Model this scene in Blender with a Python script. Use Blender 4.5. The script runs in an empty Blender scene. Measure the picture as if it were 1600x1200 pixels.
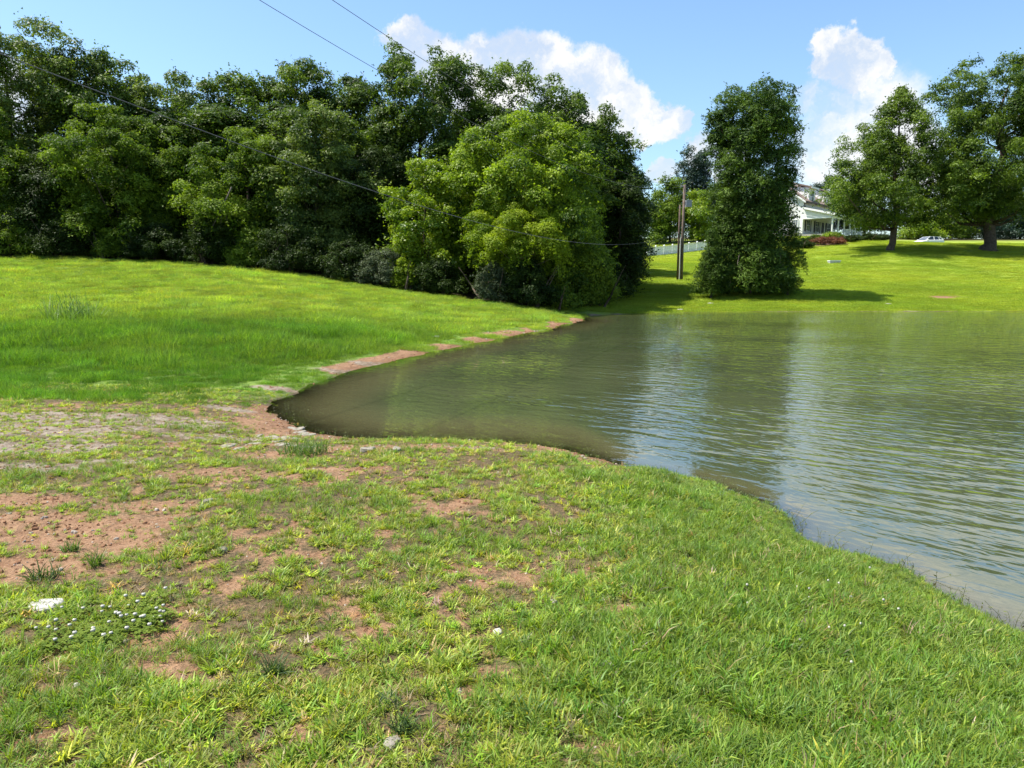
import bpy, math
import numpy as np

# ------------------------------------------------------------------ camera, sky, sun, exposure
SC = bpy.context.scene
COL = SC.collection
CAM_Z = 2.1                                   # eye height above the pond's water level (z = 0)
F = 1164.0                                    # focal length in pixels of the 1600-wide photograph
PITCH = math.radians(8.2)
SUN_DIR = np.array([-0.53, 0.05, 1.0]); SUN_DIR /= np.linalg.norm(SUN_DIR)
SUN_EL = math.asin(SUN_DIR[2]); SUN_AZ = math.atan2(SUN_DIR[0], SUN_DIR[1])

cam_data = bpy.data.cameras.new('camera')
cam_data.sensor_width = 36.0
cam_data.lens = F / 1600 * 36
cam_data.clip_start = 0.05
cam_data.clip_end = 5000
cam = bpy.data.objects.new('camera', cam_data)
COL.objects.link(cam)
cam.location = (0, 0, CAM_Z)
cam.rotation_euler = (math.pi / 2 - PITCH, 0, 0)
SC.camera = cam

SC.view_settings.view_transform = 'Standard'
SC.view_settings.look = 'None'
SC.view_settings.gamma = 1
SC.view_settings.use_curve_mapping = False
SC.view_settings.exposure = 1.0
SC.cycles.max_bounces = 5
SC.cycles.diffuse_bounces = 2
SC.cycles.glossy_bounces = 3
SC.cycles.transmission_bounces = 4
SC.cycles.transparent_max_bounces = 4
SC.cycles.use_adaptive_sampling = True
SC.cycles.adaptive_threshold = 0.015
SC.cycles.use_denoising = True
SC.cycles.denoiser = 'OPENIMAGEDENOISE'
SC.cycles.sample_clamp_indirect = 6


def ray(px, py):
    """direction through a pixel of the photograph, with unit forward (y) component"""
    a = (px - 800) / F
    b = (600 - py) / F
    c, s = math.cos(PITCH), math.sin(PITCH)
    d = np.array([a, c + b * s, -s + b * c])
    return d / d[1]


def at(px, py, Y):
    d = ray(px, py)
    return np.array([d[0] * Y, Y, CAM_Z + d[2] * Y])


def onz(px, py, z):
    d = ray(px, py)
    Y = (z - CAM_Z) / d[2]
    return np.array([d[0] * Y, Y, z])


def nd(nt, kind, **kw):
    n = nt.nodes.new(kind)
    for k, v in kw.items():
        if k.startswith('i_'):
            key = k[2:]
            key = int(key) if key.isdigit() else key.replace('_', ' ')
            n.inputs[key].default_value = v
        else:
            setattr(n, k, v)
    return n


def math_n(nt, op, a, b=None, c=None, clamp=False):
    n = nt.nodes.new('ShaderNodeMath'); n.operation = op; n.use_clamp = clamp
    for i, v in enumerate((a, b, c)):
        if v is None: continue
        if isinstance(v, (int, float)): n.inputs[i].default_value = v
        else: nt.links.new(v, n.inputs[i])
    return n.outputs[0]


def maprange(nt, v, a, b, c=0.0, d=1.0, smooth=True):
    n = nt.nodes.new('ShaderNodeMapRange')
    n.interpolation_type = 'SMOOTHSTEP' if smooth else 'LINEAR'
    n.inputs[1].default_value = a; n.inputs[2].default_value = b
    n.inputs[3].default_value = c; n.inputs[4].default_value = d
    nt.links.new(v, n.inputs[0])
    return n.outputs[0]


def mixc(nt, f, a, b):
    n = nt.nodes.new('ShaderNodeMix'); n.data_type = 'RGBA'
    for s, v in ((0, f), (6, a), (7, b)):
        if isinstance(v, (int, float)): n.inputs[s].default_value = v
        elif isinstance(v, tuple): n.inputs[s].default_value = (*v, 1) if len(v) == 3 else v
        else: nt.links.new(v, n.inputs[s])
    return n.outputs[2]


def build_world():
    w = bpy.data.worlds.new('World'); SC.world = w; w.use_nodes = True
    w.cycles.sampling_method = 'MANUAL'; w.cycles.sample_map_resolution = 512
    nt = w.node_tree; nt.nodes.clear(); L = nt.links.new
    out = nd(nt, 'ShaderNodeOutputWorld'); bg = nd(nt, 'ShaderNodeBackground')
    bg.inputs[1].default_value = 0.09
    L(bg.outputs[0], out.inputs[0])
    sky = nd(nt, 'ShaderNodeTexSky', sky_type='NISHITA')
    sky.sun_disc = False
    sky.sun_elevation = SUN_EL; sky.sun_rotation = SUN_AZ
    sky.air_density = 1.15; sky.dust_density = 1.0; sky.ozone_density = 2.2; sky.altitude = 100
    tc = nd(nt, 'ShaderNodeTexCoord')
    dirv = tc.outputs['Generated']
    # billowing warp of the direction
    n1 = nd(nt, 'ShaderNodeTexNoise', i_Scale=11.0, i_Detail=6.0, i_Roughness=0.66)
    L(dirv, n1.inputs['Vector'])
    sub = nd(nt, 'ShaderNodeVectorMath', operation='SUBTRACT'); L(n1.outputs['Color'], sub.inputs[0]); sub.inputs[1].default_value = (.5, .5, .5)
    scl = nd(nt, 'ShaderNodeVectorMath', operation='SCALE'); L(sub.outputs[0], scl.inputs[0]); scl.inputs['Scale'].default_value = 0.095
    add = nd(nt, 'ShaderNodeVectorMath', operation='ADD'); L(dirv, add.inputs[0]); L(scl.outputs[0], add.inputs[1])
    wd = add.outputs[0]
    # cumulus banks, the last row unseen and added: directions and angular radii
    puffs = [(632, 75, 38), (655, 85, 42), (700, 105, 55), (760, 98, 48), (800, 105, 60), (860, 115, 58), (905, 125, 50), (945, 130, 48),
             (925, 180, 60), (985, 170, 45), (1015, 190, 40), (1055, 190, 28), (860, 180, 70), (760, 170, 70), (1075, 192, 18),
             (1290, 85, 30), (1320, 88, 38), (1360, 95, 36), (1390, 105, 24), (1345, 118, 34),
             (1040, 268, 26), (1090, 240, 30), (1130, 262, 40), (15, 170, 45), (-40, 150, 70),
             (1150, -230, 130), (1330, -220, 140), (1500, -210, 130), (1660, -220, 150), (1400, -400, 170), (1200, -420, 150), (1600, -440, 170)]  # puffs above the view, added to brighten reflections on the ripples
    veil = [(1350, 150, 60), (1400, 165, 45), (1300, 200, 50), (1350, 225, 65), (1290, 250, 50), (1410, 225, 60), (1340, 280, 60), (1275, 140, 24), (1440, 280, 60)]
    best = soft = None
    for (px, py, r) in veil:
        d = ray(px, py); d = d / np.linalg.norm(d)
        di = nd(nt, 'ShaderNodeVectorMath', operation='DISTANCE'); L(wd, di.inputs[0]); di.inputs[1].default_value = tuple(d)
        v = math_n(nt, 'MULTIPLY_ADD', di.outputs['Value'], -F / r, 1.2)
        soft = v if soft is None else math_n(nt, 'SMOOTH_MAX', soft, v, 0.3)
    for (px, py, r) in puffs:
        r *= .84
        d = ray(px, py); d = d / np.linalg.norm(d)
        di = nd(nt, 'ShaderNodeVectorMath', operation='DISTANCE'); L(wd, di.inputs[0]); di.inputs[1].default_value = tuple(d)
        v = math_n(nt, 'MULTIPLY_ADD', di.outputs['Value'], -F / r, 1.25)
        best = v if best is None else math_n(nt, 'SMOOTH_MAX', best, v, 0.35)
    # fair-weather cumulus over the rest of the sky, same kind, thinning out where the banks are
    n2 = nd(nt, 'ShaderNodeTexNoise', i_Scale=2.6, i_Detail=4.0, i_Roughness=0.55); L(dirv, n2.inputs['Vector'])
    fwd = nd(nt, 'ShaderNodeVectorMath', operation='DISTANCE'); L(dirv, fwd.inputs[0]); fwd.inputs[1].default_value = (0, 0.98, 0.17)
    away = maprange(nt, fwd.outputs['Value'], 0.65, 0.95)
    gen = math_n(nt, 'MULTIPLY', maprange(nt, n2.outputs['Fac'], 0.60, 0.70), away)
    dens = math_n(nt, 'MAXIMUM', maprange(nt, best, 0.12, 0.46), gen, clamp=True)
    n3 = nd(nt, 'ShaderNodeTexNoise', i_Scale=14.0, i_Detail=4.0, i_Roughness=0.6); L(wd, n3.inputs['Vector'])
    thin = maprange(nt, n3.outputs['Fac'], 0.3, 0.6, 0.55, 1.0)
    dens = math_n(nt, 'MULTIPLY', dens, thin)
    wisp = math_n(nt, 'MULTIPLY', maprange(nt, soft, 0.0, 0.8), maprange(nt, n3.outputs['Fac'], .32, .62, .3, .9))
    dens = math_n(nt, 'MAXIMUM', dens, wisp)
    tone = maprange(nt, n3.outputs['Fac'], 0.36, 0.6, 0.0, 1.0)
    ccol = mixc(nt, tone, (4.3, 4.55, 4.9), (5.9, 5.9, 5.9))
    skyc = nd(nt, 'ShaderNodeMix', data_type='RGBA', blend_type='MULTIPLY'); skyc.inputs[0].default_value = 1
    L(sky.outputs[0], skyc.inputs[6]); skyc.inputs[7].default_value = (1.0, 1.14, 1.26, 1)
    L(mixc(nt, dens, skyc.outputs[2], ccol), bg.inputs[0])


build_world()
sun_data = bpy.data.lights.new('sun', 'SUN')
sun_data.energy = 5.0; sun_data.angle = math.radians(0.53); sun_data.color = (1.0, 0.95, 0.86)
sun = bpy.data.objects.new('sun', sun_data); COL.objects.link(sun)
from mathutils import Vector
sun.rotation_euler = Vector(-SUN_DIR).to_track_quat('-Z', 'Y').to_euler()
sun.location = (-20, 10, 60)

# ------------------------------------------------------------------ helpers


def hash2(ix, iy, seed):
    h = (ix.astype(np.int64) * 374761393 + iy.astype(np.int64) * 668265263 + seed * 1442695041) & 0x7fffffff
    h = ((h ^ (h >> 13)) * 1274126177) & 0x7fffffff
    h = (h ^ (h >> 16)) & 0xffff
    return h / 65535.0


def vnoise(x, y, seed=0):
    x = np.asarray(x, float); y = np.asarray(y, float)
    ix = np.floor(x); iy = np.floor(y); fx = x - ix; fy = y - iy
    fx = fx * fx * (3 - 2 * fx); fy = fy * fy * (3 - 2 * fy)
    a = hash2(ix, iy, seed); b = hash2(ix + 1, iy, seed); c = hash2(ix, iy + 1, seed); d = hash2(ix + 1, iy + 1, seed)
    return (a * (1 - fx) + b * fx) * (1 - fy) + (c * (1 - fx) + d * fx) * fy


def fbm(x, y, octv=4, seed=0):
    s = 0; amp = 1; tot = 0
    for o in range(octv):
        s = s + amp * vnoise(x * 2 ** o + 17.3 * o, y * 2 ** o - 9.1 * o, seed + o); tot += amp; amp *= .5
    return s / tot


def sstep(x, a, b):
    t = np.clip((x - a) / (b - a), 0, 1)
    return t * t * (3 - 2 * t)


def mesh_np(name, verts, faces, mats=(), attrs=(), smooth=False, mat_idx=None):
    """verts (n,3); faces: (m,k) array, or list of lists"""
    me = bpy.data.meshes.new(name)
    verts = np.asarray(verts, np.float32)
    if isinstance(faces, np.ndarray):
        m, k = faces.shape
        me.vertices.add(len(verts)); me.vertices.foreach_set('co', verts.ravel())
        me.loops.add(m * k); me.loops.foreach_set('vertex_index', faces.astype(np.int32).ravel())
        me.polygons.add(m); me.polygons.foreach_set('loop_start', np.arange(0, m * k, k, dtype=np.int32))
        try: me.polygons.foreach_set('loop_total', np.full(m, k, np.int32))
        except Exception: pass
        me.update(calc_edges=True)
    else:
        me.from_pydata([tuple(v) for v in verts], [], [tuple(f) for f in faces])
        me.update()
    for mt in mats: me.materials.append(mt)
    if mat_idx is not None: me.polygons.foreach_set('material_index', np.asarray(mat_idx, np.int32))
    for (an, ty, dom, data) in attrs:
        a = me.attributes.new(an, ty, dom)
        a.data.foreach_set('value' if ty in ('FLOAT', 'INT') else 'vector', np.asarray(data, np.int32 if ty == 'INT' else np.float32).ravel())
    if smooth: me.polygons.foreach_set('use_smooth', np.ones(len(me.polygons), bool))
    me.validate(clean_customdata=False)
    return me


def obj(name, me, parent=None, loc=(0, 0, 0), rot=(0, 0, 0), scale=(1, 1, 1)):
    o = bpy.data.objects.new(name, me); COL.objects.link(o)
    o.location = tuple(float(v) for v in loc); o.rotation_euler = rot; o.scale = scale
    if parent is not None: o.parent = parent
    return o


def tag(o, label=None, cat=None, group=None, kind=None):
    if label: o['label'] = label
    if cat: o['category'] = cat
    if group: o['group'] = group
    if kind: o['kind'] = kind
    return o


class MB:
    """collects boxes, prisms and tubes into one mesh"""
    def __init__(s): s.v = []; s.f = []
    def add(s, vs, fs):
        b = len(s.v); s.v += [tuple(map(float, v)) for v in vs]; s.f += [tuple(b + i for i in f) for f in fs]; return s
    def box(s, x0, x1, y0, y1, z0, z1):
        vs = [(x, y, z) for z in (z0, z1) for (x, y) in ((x0, y0), (x1, y0), (x1, y1), (x0, y1))]
        return s.add(vs, [(3, 2, 1, 0), (4, 5, 6, 7), (0, 1, 5, 4), (1, 2, 6, 5), (2, 3, 7, 6), (3, 0, 4, 7)])
    def quad(s, a, b, c, d): return s.add([a, b, c, d], [(0, 1, 2, 3)])
    def slab(s, a, b, c, d, t):
        """a quad thickened by t along its normal"""
        a, b, c, d = (np.array(p, float) for p in (a, b, c, d))
        n = np.cross(b - a, d - a); n = n / np.linalg.norm(n) * t
        return s.add([a, b, c, d, a + n, b + n, c + n, d + n], [(3, 2, 1, 0), (4, 5, 6, 7), (0, 1, 5, 4), (1, 2, 6, 5), (2, 3, 7, 6), (3, 0, 4, 7)])
    def tube(s, pts, rad, n=8, cap=True):
        pts = np.asarray(pts, float); m = len(pts)
        rad = np.broadcast_to(np.asarray(rad, float), (m,))
        tan = np.gradient(pts, axis=0); tan /= np.linalg.norm(tan, axis=1)[:, None] + 1e-9
        ref = np.array([1., 0, 0]) if abs(tan[0][0]) < .8 else np.array([0, 1., 0])
        vs = []
        for i in range(m):
            u = np.cross(tan[i], ref); u /= np.linalg.norm(u); w = np.cross(tan[i], u)
            for k in range(n):
                a = 2 * math.pi * k / n
                vs.append(pts[i] + rad[i] * (math.cos(a) * u + math.sin(a) * w))
        fs = [(i * n + k, i * n + (k + 1) % n, (i + 1) * n + (k + 1) % n, (i + 1) * n + k) for i in range(m - 1) for k in range(n)]
        if cap: fs += [tuple(range(n - 1, -1, -1)), tuple((m - 1) * n + k for k in range(n))]
        return s.add(vs, fs)
    def build(s, name, mat, parent=None, smooth=False, **kw):
        me = mesh_np(name, np.array(s.v), s.f, [mat], smooth=smooth)
        return obj(name, me, parent, **kw)


def new_mat(name):
    m = bpy.data.materials.new(name); m.use_nodes = True
    nt = m.node_tree; nt.nodes.clear()
    return m, nt


def out_surf(nt, shader):
    o = nd(nt, 'ShaderNodeOutputMaterial'); nt.links.new(shader, o.inputs[0]); return o


def simple_mat(name, col, rough=0.6, var=0.15, scale=8.0, spec=0.3, bump=0.0, metallic=0.0):
    m, nt = new_mat(name); L = nt.links.new
    tc = nd(nt, 'ShaderNodeTexCoord')
    n = nd(nt, 'ShaderNodeTexNoise', i_Scale=scale, i_Detail=5.0, i_Roughness=0.6); L(tc.outputs['Object'], n.inputs['Vector'])
    f = maprange(nt, n.outputs['Fac'], 0.3, 0.7)
    c = mixc(nt, f, tuple(x * (1 - var) for x in col), tuple(min(1, x * (1 + var)) for x in col))
    p = nd(nt, 'ShaderNodeBsdfPrincipled', i_Roughness=rough, i_Metallic=metallic)
    p.inputs['Specular IOR Level'].default_value = spec
    L(c, p.inputs['Base Color'])
    if bump:
        b = nd(nt, 'ShaderNodeBump', i_Strength=1.0, i_Distance=bump); L(n.outputs['Fac'], b.inputs['Height']); L(b.outputs[0], p.inputs['Normal'])
    out_surf(nt, p.outputs[0])
    return m


def leaf_mat(name, dark, light, transl=0.35, rough=0.45, spec=0.35, attr='tint', tboost=(1.25, 1.35, 0.5)):
    """foliage: colour by the per-leaf tint, reflecting and letting light through"""
    m, nt = new_mat(name); L = nt.links.new
    a = nd(nt, 'ShaderNodeAttribute', attribute_name=attr)
    c = mixc(nt, a.outputs['Fac'], dark, light)
    p = nd(nt, 'ShaderNodeBsdfPrincipled', i_Roughness=rough); p.inputs['Specular IOR Level'].default_value = spec
    L(c, p.inputs['Base Color'])
    t = nd(nt, 'ShaderNodeBsdfTranslucent')
    mu = nd(nt, 'ShaderNodeMix', data_type='RGBA', blend_type='MULTIPLY'); mu.inputs[0].default_value = 1
    L(c, mu.inputs[6]); mu.inputs[7].default_value = (*tboost, 1)
    L(mu.outputs[2], t.inputs[0])
    mx = nd(nt, 'ShaderNodeMixShader'); mx.inputs[0].default_value = transl
    L(p.outputs[0], mx.inputs[1]); L(t.outputs[0], mx.inputs[2])
    out_surf(nt, mx.outputs[0])
    return m


def grass_mat(name, transl=0.4, rough=0.5, spec=0.3):
    """blades coloured by the tint of their clump"""
    m, nt = new_mat(name); L = nt.links.new
    a = nd(nt, 'ShaderNodeAttribute', attribute_name='tint', attribute_type='INSTANCER')
    b = nd(nt, 'ShaderNodeAttribute', attribute_name='bl')
    hsv = nd(nt, 'ShaderNodeHueSaturation'); L(a.outputs['Color'], hsv.inputs['Color'])
    L(maprange(nt, b.outputs['Fac'], 0, 1, 0.70, 1.3, False), hsv.inputs['Value'])
    L(maprange(nt, b.outputs['Fac'], 0, 1, 0.515, 0.485, False), hsv.inputs['Hue'])
    c = hsv.outputs[0]
    p = nd(nt, 'ShaderNodeBsdfPrincipled', i_Roughness=rough); p.inputs['Specular IOR Level'].default_value = spec
    L(c, p.inputs['Base Color'])
    t = nd(nt, 'ShaderNodeBsdfTranslucent')
    mu = nd(nt, 'ShaderNodeMix', data_type='RGBA', blend_type='MULTIPLY'); mu.inputs[0].default_value = 1
    L(c, mu.inputs[6]); mu.inputs[7].default_value = (1.3, 1.35, 0.5, 1); L(mu.outputs[2], t.inputs[0])
    mx = nd(nt, 'ShaderNodeMixShader'); mx.inputs[0].default_value = transl
    L(p.outputs[0], mx.inputs[1]); L(t.outputs[0], mx.inputs[2])
    out_surf(nt, mx.outputs[0])
    return m


# ------------------------------------------------------------------ the lie of the land
near_shore = [(1600, 992), (1540, 962), (1480, 930), (1390, 888), (1330, 868), (1290, 850), (1245, 818), (1200, 795), (1150, 773),
              (1095, 752), (1060, 742), (1030, 734), (985, 730), (940, 716), (880, 702), (820, 696), (760, 692), (700, 688), (640, 690),
              (580, 688), (520, 682), (490, 678), (462, 668), (436, 655), (424, 642), (432, 628), (455, 614), (490, 600), (530, 585), (570, 573),
              (620, 562), (680, 549), (740, 536), (800, 524), (850, 515), (890, 505), (912, 501)]
far_shore = [(905, 495.5), (925, 493), (960, 491.5), (1020, 489.5), (1080, 488), (1180, 487), (1300, 486.5), (1450, 486.5), (1600, 486)]
PW = [onz(a, b, 0)[:2] for a, b in near_shore] + [onz(a, b, 0)[:2] for a, b in far_shore]
PW += [np.array(p) for p in ((62, 47), (78, 30), (62, 4), (30, -7), (12, -3.5), (6.6, 1.2))]
PW = np.array(PW, float)


def pond_sd(x, y):
    """signed distance to the pond's edge, positive on land"""
    x = np.asarray(x, float); y = np.asarray(y, float)
    d2 = np.full(x.shape, 1e12); inside = np.zeros(x.shape, bool)
    n = len(PW)
    for i in range(n):
        ax, ay = PW[i]; bx, by = PW[(i + 1) % n]
        ex, ey = bx - ax, by - ay
        t = np.clip(((x - ax) * ex + (y - ay) * ey) / (ex * ex + ey * ey + 1e-12), 0, 1)
        d2 = np.minimum(d2, (x - ax - t * ex) ** 2 + (y - ay - t * ey) ** 2)
        c = ((ay > y) != (by > y))
        inside ^= c & (x < (bx - ax) * (y - ay) / (by - ay + 1e-12) + ax)
    jag = (fbm(x * 1.2, y * 1.2, 4, 201) - .5) * (.45 + .5 * sstep(y, 14, 36))       # nicks and small points along the bank
    return np.where(inside, -1, 1) * np.sqrt(d2) + jag


ctrl = [(0, 0, .5), (-3, 2, .52), (2.2, 2, .5), (0, 4, .46), (-3, 5, .42), (1, 6, .42), (-6, 7, .34), (-2, 8, .34), (-10, 8, .36), (-8, 11, .3), (-5, 11.5, .28), (-14, 11, .4),
        (-20, 5, 1.0), (-12, 0, .8), (-10, -15, 1.2), (10, -15, 1.2), (0, -6, .7), (40, -30, 2), (-50, -30, 3), (-50, 20, 2.6), (90, 20, 1.6), (100, 80, 5), (0, -60, 2)]
for (px, py, Y) in [(0, 590, 14.5), (200, 590, 14.5), (0, 540, 19), (0, 500, 25), (0, 460, 32), (0, 430, 38), (0, 405, 45), (-300, 400, 45),
                    (200, 520, 21), (200, 460, 31), (200, 412, 44), (400, 540, 19), (400, 500, 25), (400, 455, 34), (400, 425, 43),
                    (600, 500, 28), (600, 470, 35), (600, 452, 42), (750, 490, 33), (750, 472, 39.5), (830, 494, 35), (850, 484, 39),
                    (1000, 470, 52), (1062, 438, 62), (1110, 459, 54), (1200, 455, 56), (1300, 466, 52), (1300, 440, 62), (1300, 411, 75), (1300, 388, 90), (1270, 370, 108),
                    (1450, 466, 52), (1450, 440, 62), (1450, 410, 74), (1400, 392, 83), (1450, 381, 92), (1530, 393, 82), (1600, 440, 62), (1600, 388, 86), (1600, 383, 95), (1450, 382, 105),
                    (1000, 402, 95), (1100, 390.5, 100), (1062, 410, 82), (960, 440, 62), (1800, 395, 85), (1800, 450, 60)]:
    ctrl.append(tuple(at(px, py, Y)))
ctrl += [(-30, 60, 4.2), (-10, 60, 3.0), (5, 70, 3.4), (-60, 70, 5), (0, 110, 7), (-60, 130, 8), (60, 120, 8), (120, 140, 9), (0, 160, 9), (0, 260, 10), (-200, 200, 9), (200, 200, 9), (-200, 0, 5), (200, 0, 4)]
ctrl = np.array(ctrl, float)


def tps_fit(P, lam=0.02):
    n = len(P); S = 20.0
    X = P[:, :2] / S
    r = np.linalg.norm(X[:, None] - X[None], axis=2)
    K = r ** 2 * np.log(r + 1e-9) + lam * np.eye(n)
    Q = np.hstack([np.ones((n, 1)), X])
    A = np.block([[K, Q], [Q.T, np.zeros((3, 3))]])
    sol = np.linalg.solve(A, np.concatenate([P[:, 2], np.zeros(3)]))
    return X, sol[:n], sol[n:], S


TP = tps_fit(ctrl)


def land_T(x, y):
    X, w, a, S = TP
    xs = np.clip(x, -250, 250) / S; ys = np.clip(y, -90, 300) / S
    z = a[0] + a[1] * xs + a[2] * ys
    for i in range(len(w)):
        r2 = (xs - X[i, 0]) ** 2 + (ys - X[i, 1]) ** 2
        z = z + w[i] * 0.5 * r2 * np.log(r2 + 1e-9)
    return np.clip(z, 0.1, 14)


def bare_fields(x, y, sd):
    """how bare the soil is (0..1), how grey and muddy, how lush"""
    b = np.zeros_like(x); m = np.zeros_like(x)
    for (px, py, rx, ry, s) in CLAY:
        c = onz(px, py, .42 if py > 760 else .3); s = s * (.86 if py > 790 and px > 280 else 1)
        d = ((x - c[0]) / rx) ** 2 + ((y - c[1]) / ry) ** 2
        b = np.maximum(b, s * np.exp(-d * 1.1))
    for (px, py, rx, ry, s) in MUD:
        c = onz(px, py, .28)
        d = ((x - c[0]) / rx) ** 2 + ((y - c[1]) / ry) ** 2
        m = np.maximum(m, s * np.exp(-d * 1.1))
    n1 = fbm(x * 1.3, y * 1.3, 4, 3); n2 = fbm(x * 4.2, y * 4.2, 3, 11)
    edge = fbm(x * .7, y * .7, 3, 71)
    lush = sstep(x + (edge - .5) * 2.2 + (fbm(x * 3, y * 3, 2, 73) - .5) * 1.0, .05, 1.3) * sstep(y, 8.6, 7.4) * (x > -1.2)
    rest = (y < 12.5) * (1 - lush)
    # thin sward between the patches
    n3 = fbm(x * 11, y * 11, 2, 17)
    b = np.maximum(b, rest * .42 * sstep(n1 * .3 + n2 * .35 + n3 * .35, .5, .62) * sstep(y, -1, 1))
    # washed bank of the left shore
    left = (x < 4) * (y > 10.5) * (y < 38)
    wd = .15 + .45 * sstep(y, 13, 18) + 0.08 * (y > 26)
    b = np.maximum(b, left * (y > 14) * sstep(sd, wd * 1.5, wd * .2) * (2.0 * sstep(fbm(x * .9, y * .9, 3, 77) + .06 * sstep(y, 19, 24) - .12 * sstep(y, 20, 14), .48, .60)) * (1 - .25 * sstep(y, 24, 28)))
    c = at(1475, 465, 52.5); b = np.maximum(b, 1.1 * np.exp(-((x - c[0]) / 1.1) ** 2 - ((y - c[1]) / .8) ** 2))
    nearw = (y < 12) * (x < 1.2) * (x > -4.2)
    b = np.maximum(b, nearw * sstep(sd, 1.1, .2) * (.55 + .8 * n2))
    m = np.where(sd < 0, np.maximum(m, 1.6 * sstep(-sd, .0, .35)), m)
    k = -.22 + .5 * n1 + .8 * n2 + .9 * n3
    return np.clip(b * k, 0, 1), np.clip(m * k, 0, 1), lush


CLAY = [(30, 830, .95, .42, 1.05), (130, 850, .55, .42, .95), (20, 900, .5, .25, .95), (120, 905, .35, .22, .8), (230, 790, .5, .25, .62), (340, 757, .7, .3, .62), (450, 715, .7, .35, .8),
        (540, 702, .8, .28, .9), (640, 703, .7, .22, .8), (730, 707, .6, .2, .8), (20, 785, .6, .25, .8), (550, 970, .2, .16, .85), (510, 947, .22, .06, .8),
        (575, 1000, .14, .1, .85), (850, 835, .2, .08, .7), (735, 805, .25, .08, .7), (465, 880, .2, .06, .7), (660, 1090, .12, .05, .8), (350, 1100, .14, .05, .8), (1100, 1130, .14, .09, .85),
        (1160, 1165, .18, .1, .85), (1010, 1190, .2, .08, .8), (980, 960, .15, .05, .7), (740, 1110, .15, .08, .8), (940, 1195, .2, .08, .8), (880, 1120, .14, .06, .8), (250, 1075, .25, .05, .7), (820, 975, .14, .05, .7), (690, 900, .2, .05, .6)]
MUD = [(40, 665, 1.58, 0.38, 1.17), (150, 650, 1.68, 0.34, 1.17), (235, 645, 1.05, 0.30, 1.08), (60, 710, 1.05, 0.30, 0.98), (20, 750, 0.84, 0.26, 0.98), (160, 690, 1.05, 0.26, 0.98), (260, 690, 0.84, 0.22, 0.79), (350, 668, 0.84, 0.30, 0.98),
       (420, 686, 0.63, 0.26, 1.28), (470, 690, 0.42, 0.15, 1.17), (330, 690, 0.73, 0.22, 0.88), (200, 735, 0.73, 0.19, 0.68), (440, 588, 0.63, 0.30, 0.88), (360, 620, 0.63, 0.22, 0.79), (-150, 670, 2.62, 0.60, 1.08), (560, 562, 0.95, 0.38, 1.08),
       (600, 552, 0.95, 0.38, 0.88), (740, 706, 0.32, 0.11, 0.88)]


def land_z(x, y, micro=True):
    x = np.asarray(x, float); y = np.asarray(y, float)
    sd = pond_sd(x, y)
    T = land_T(x, y)
    Lh = 1.15 + 1.2 * sstep(y, 12, 40) + .9 * (x < -2) * (y > 8)
    zl = T * (1 - np.exp(-np.maximum(sd, 0) / Lh)) + np.clip(sd, 0, 1) * 0.03
    dw = np.maximum(-sd, 0)
    steep = .05 + .38 * sstep(x, .8, 2.0) * (y < 12)
    zw = -(steep * dw + .045 * dw * dw)
    z = np.where(sd > 0, zl, np.maximum(zw, -1.6))
    if micro:
        near = sstep(np.hypot(x, y), 40, 12) * sstep(sd, -.5, 1.2)
        z = z + near * ((fbm(x * 1.1, y * 1.1, 3, 21) - .5) * .09 + (fbm(x * 5, y * 5, 3, 31) - .5) * .035)
        z = z + sstep(np.hypot(x, y), 20, 60) * sstep(sd, 0, 6) * (fbm(x * .15, y * .15, 3, 41) - .5) * .25
    return z


def zat(x, y):
    return float(land_z(np.array([x]), np.array([y]))[0])


def ground_at(px, py, guess=0.4):
    """where the sight line through a pixel meets the land"""
    d = ray(px, py)
    Y = np.concatenate([np.arange(1.5, 14, .02), np.arange(14, 130, .1)])
    z = land_z(d[0] * Y, Y); h = CAM_Z + d[2] * Y - z
    k = np.argmax(h < 0) if (h < 0).any() else len(Y) - 1
    return np.array([d[0] * Y[k], Y[k], z[k]])


def lines(lo, hi, a, b, step, grow):
    core = np.arange(a, b + 1e-6, step); right = []; s = step; v = core[-1]
    while v < hi:
        s = min(s * grow, 40); v += s; right.append(v)
    left = []; s = step; v = a
    while v > lo:
        s = min(s * grow, 40); v -= s; left.append(v)
    return np.concatenate([left[::-1], core, right])


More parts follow.
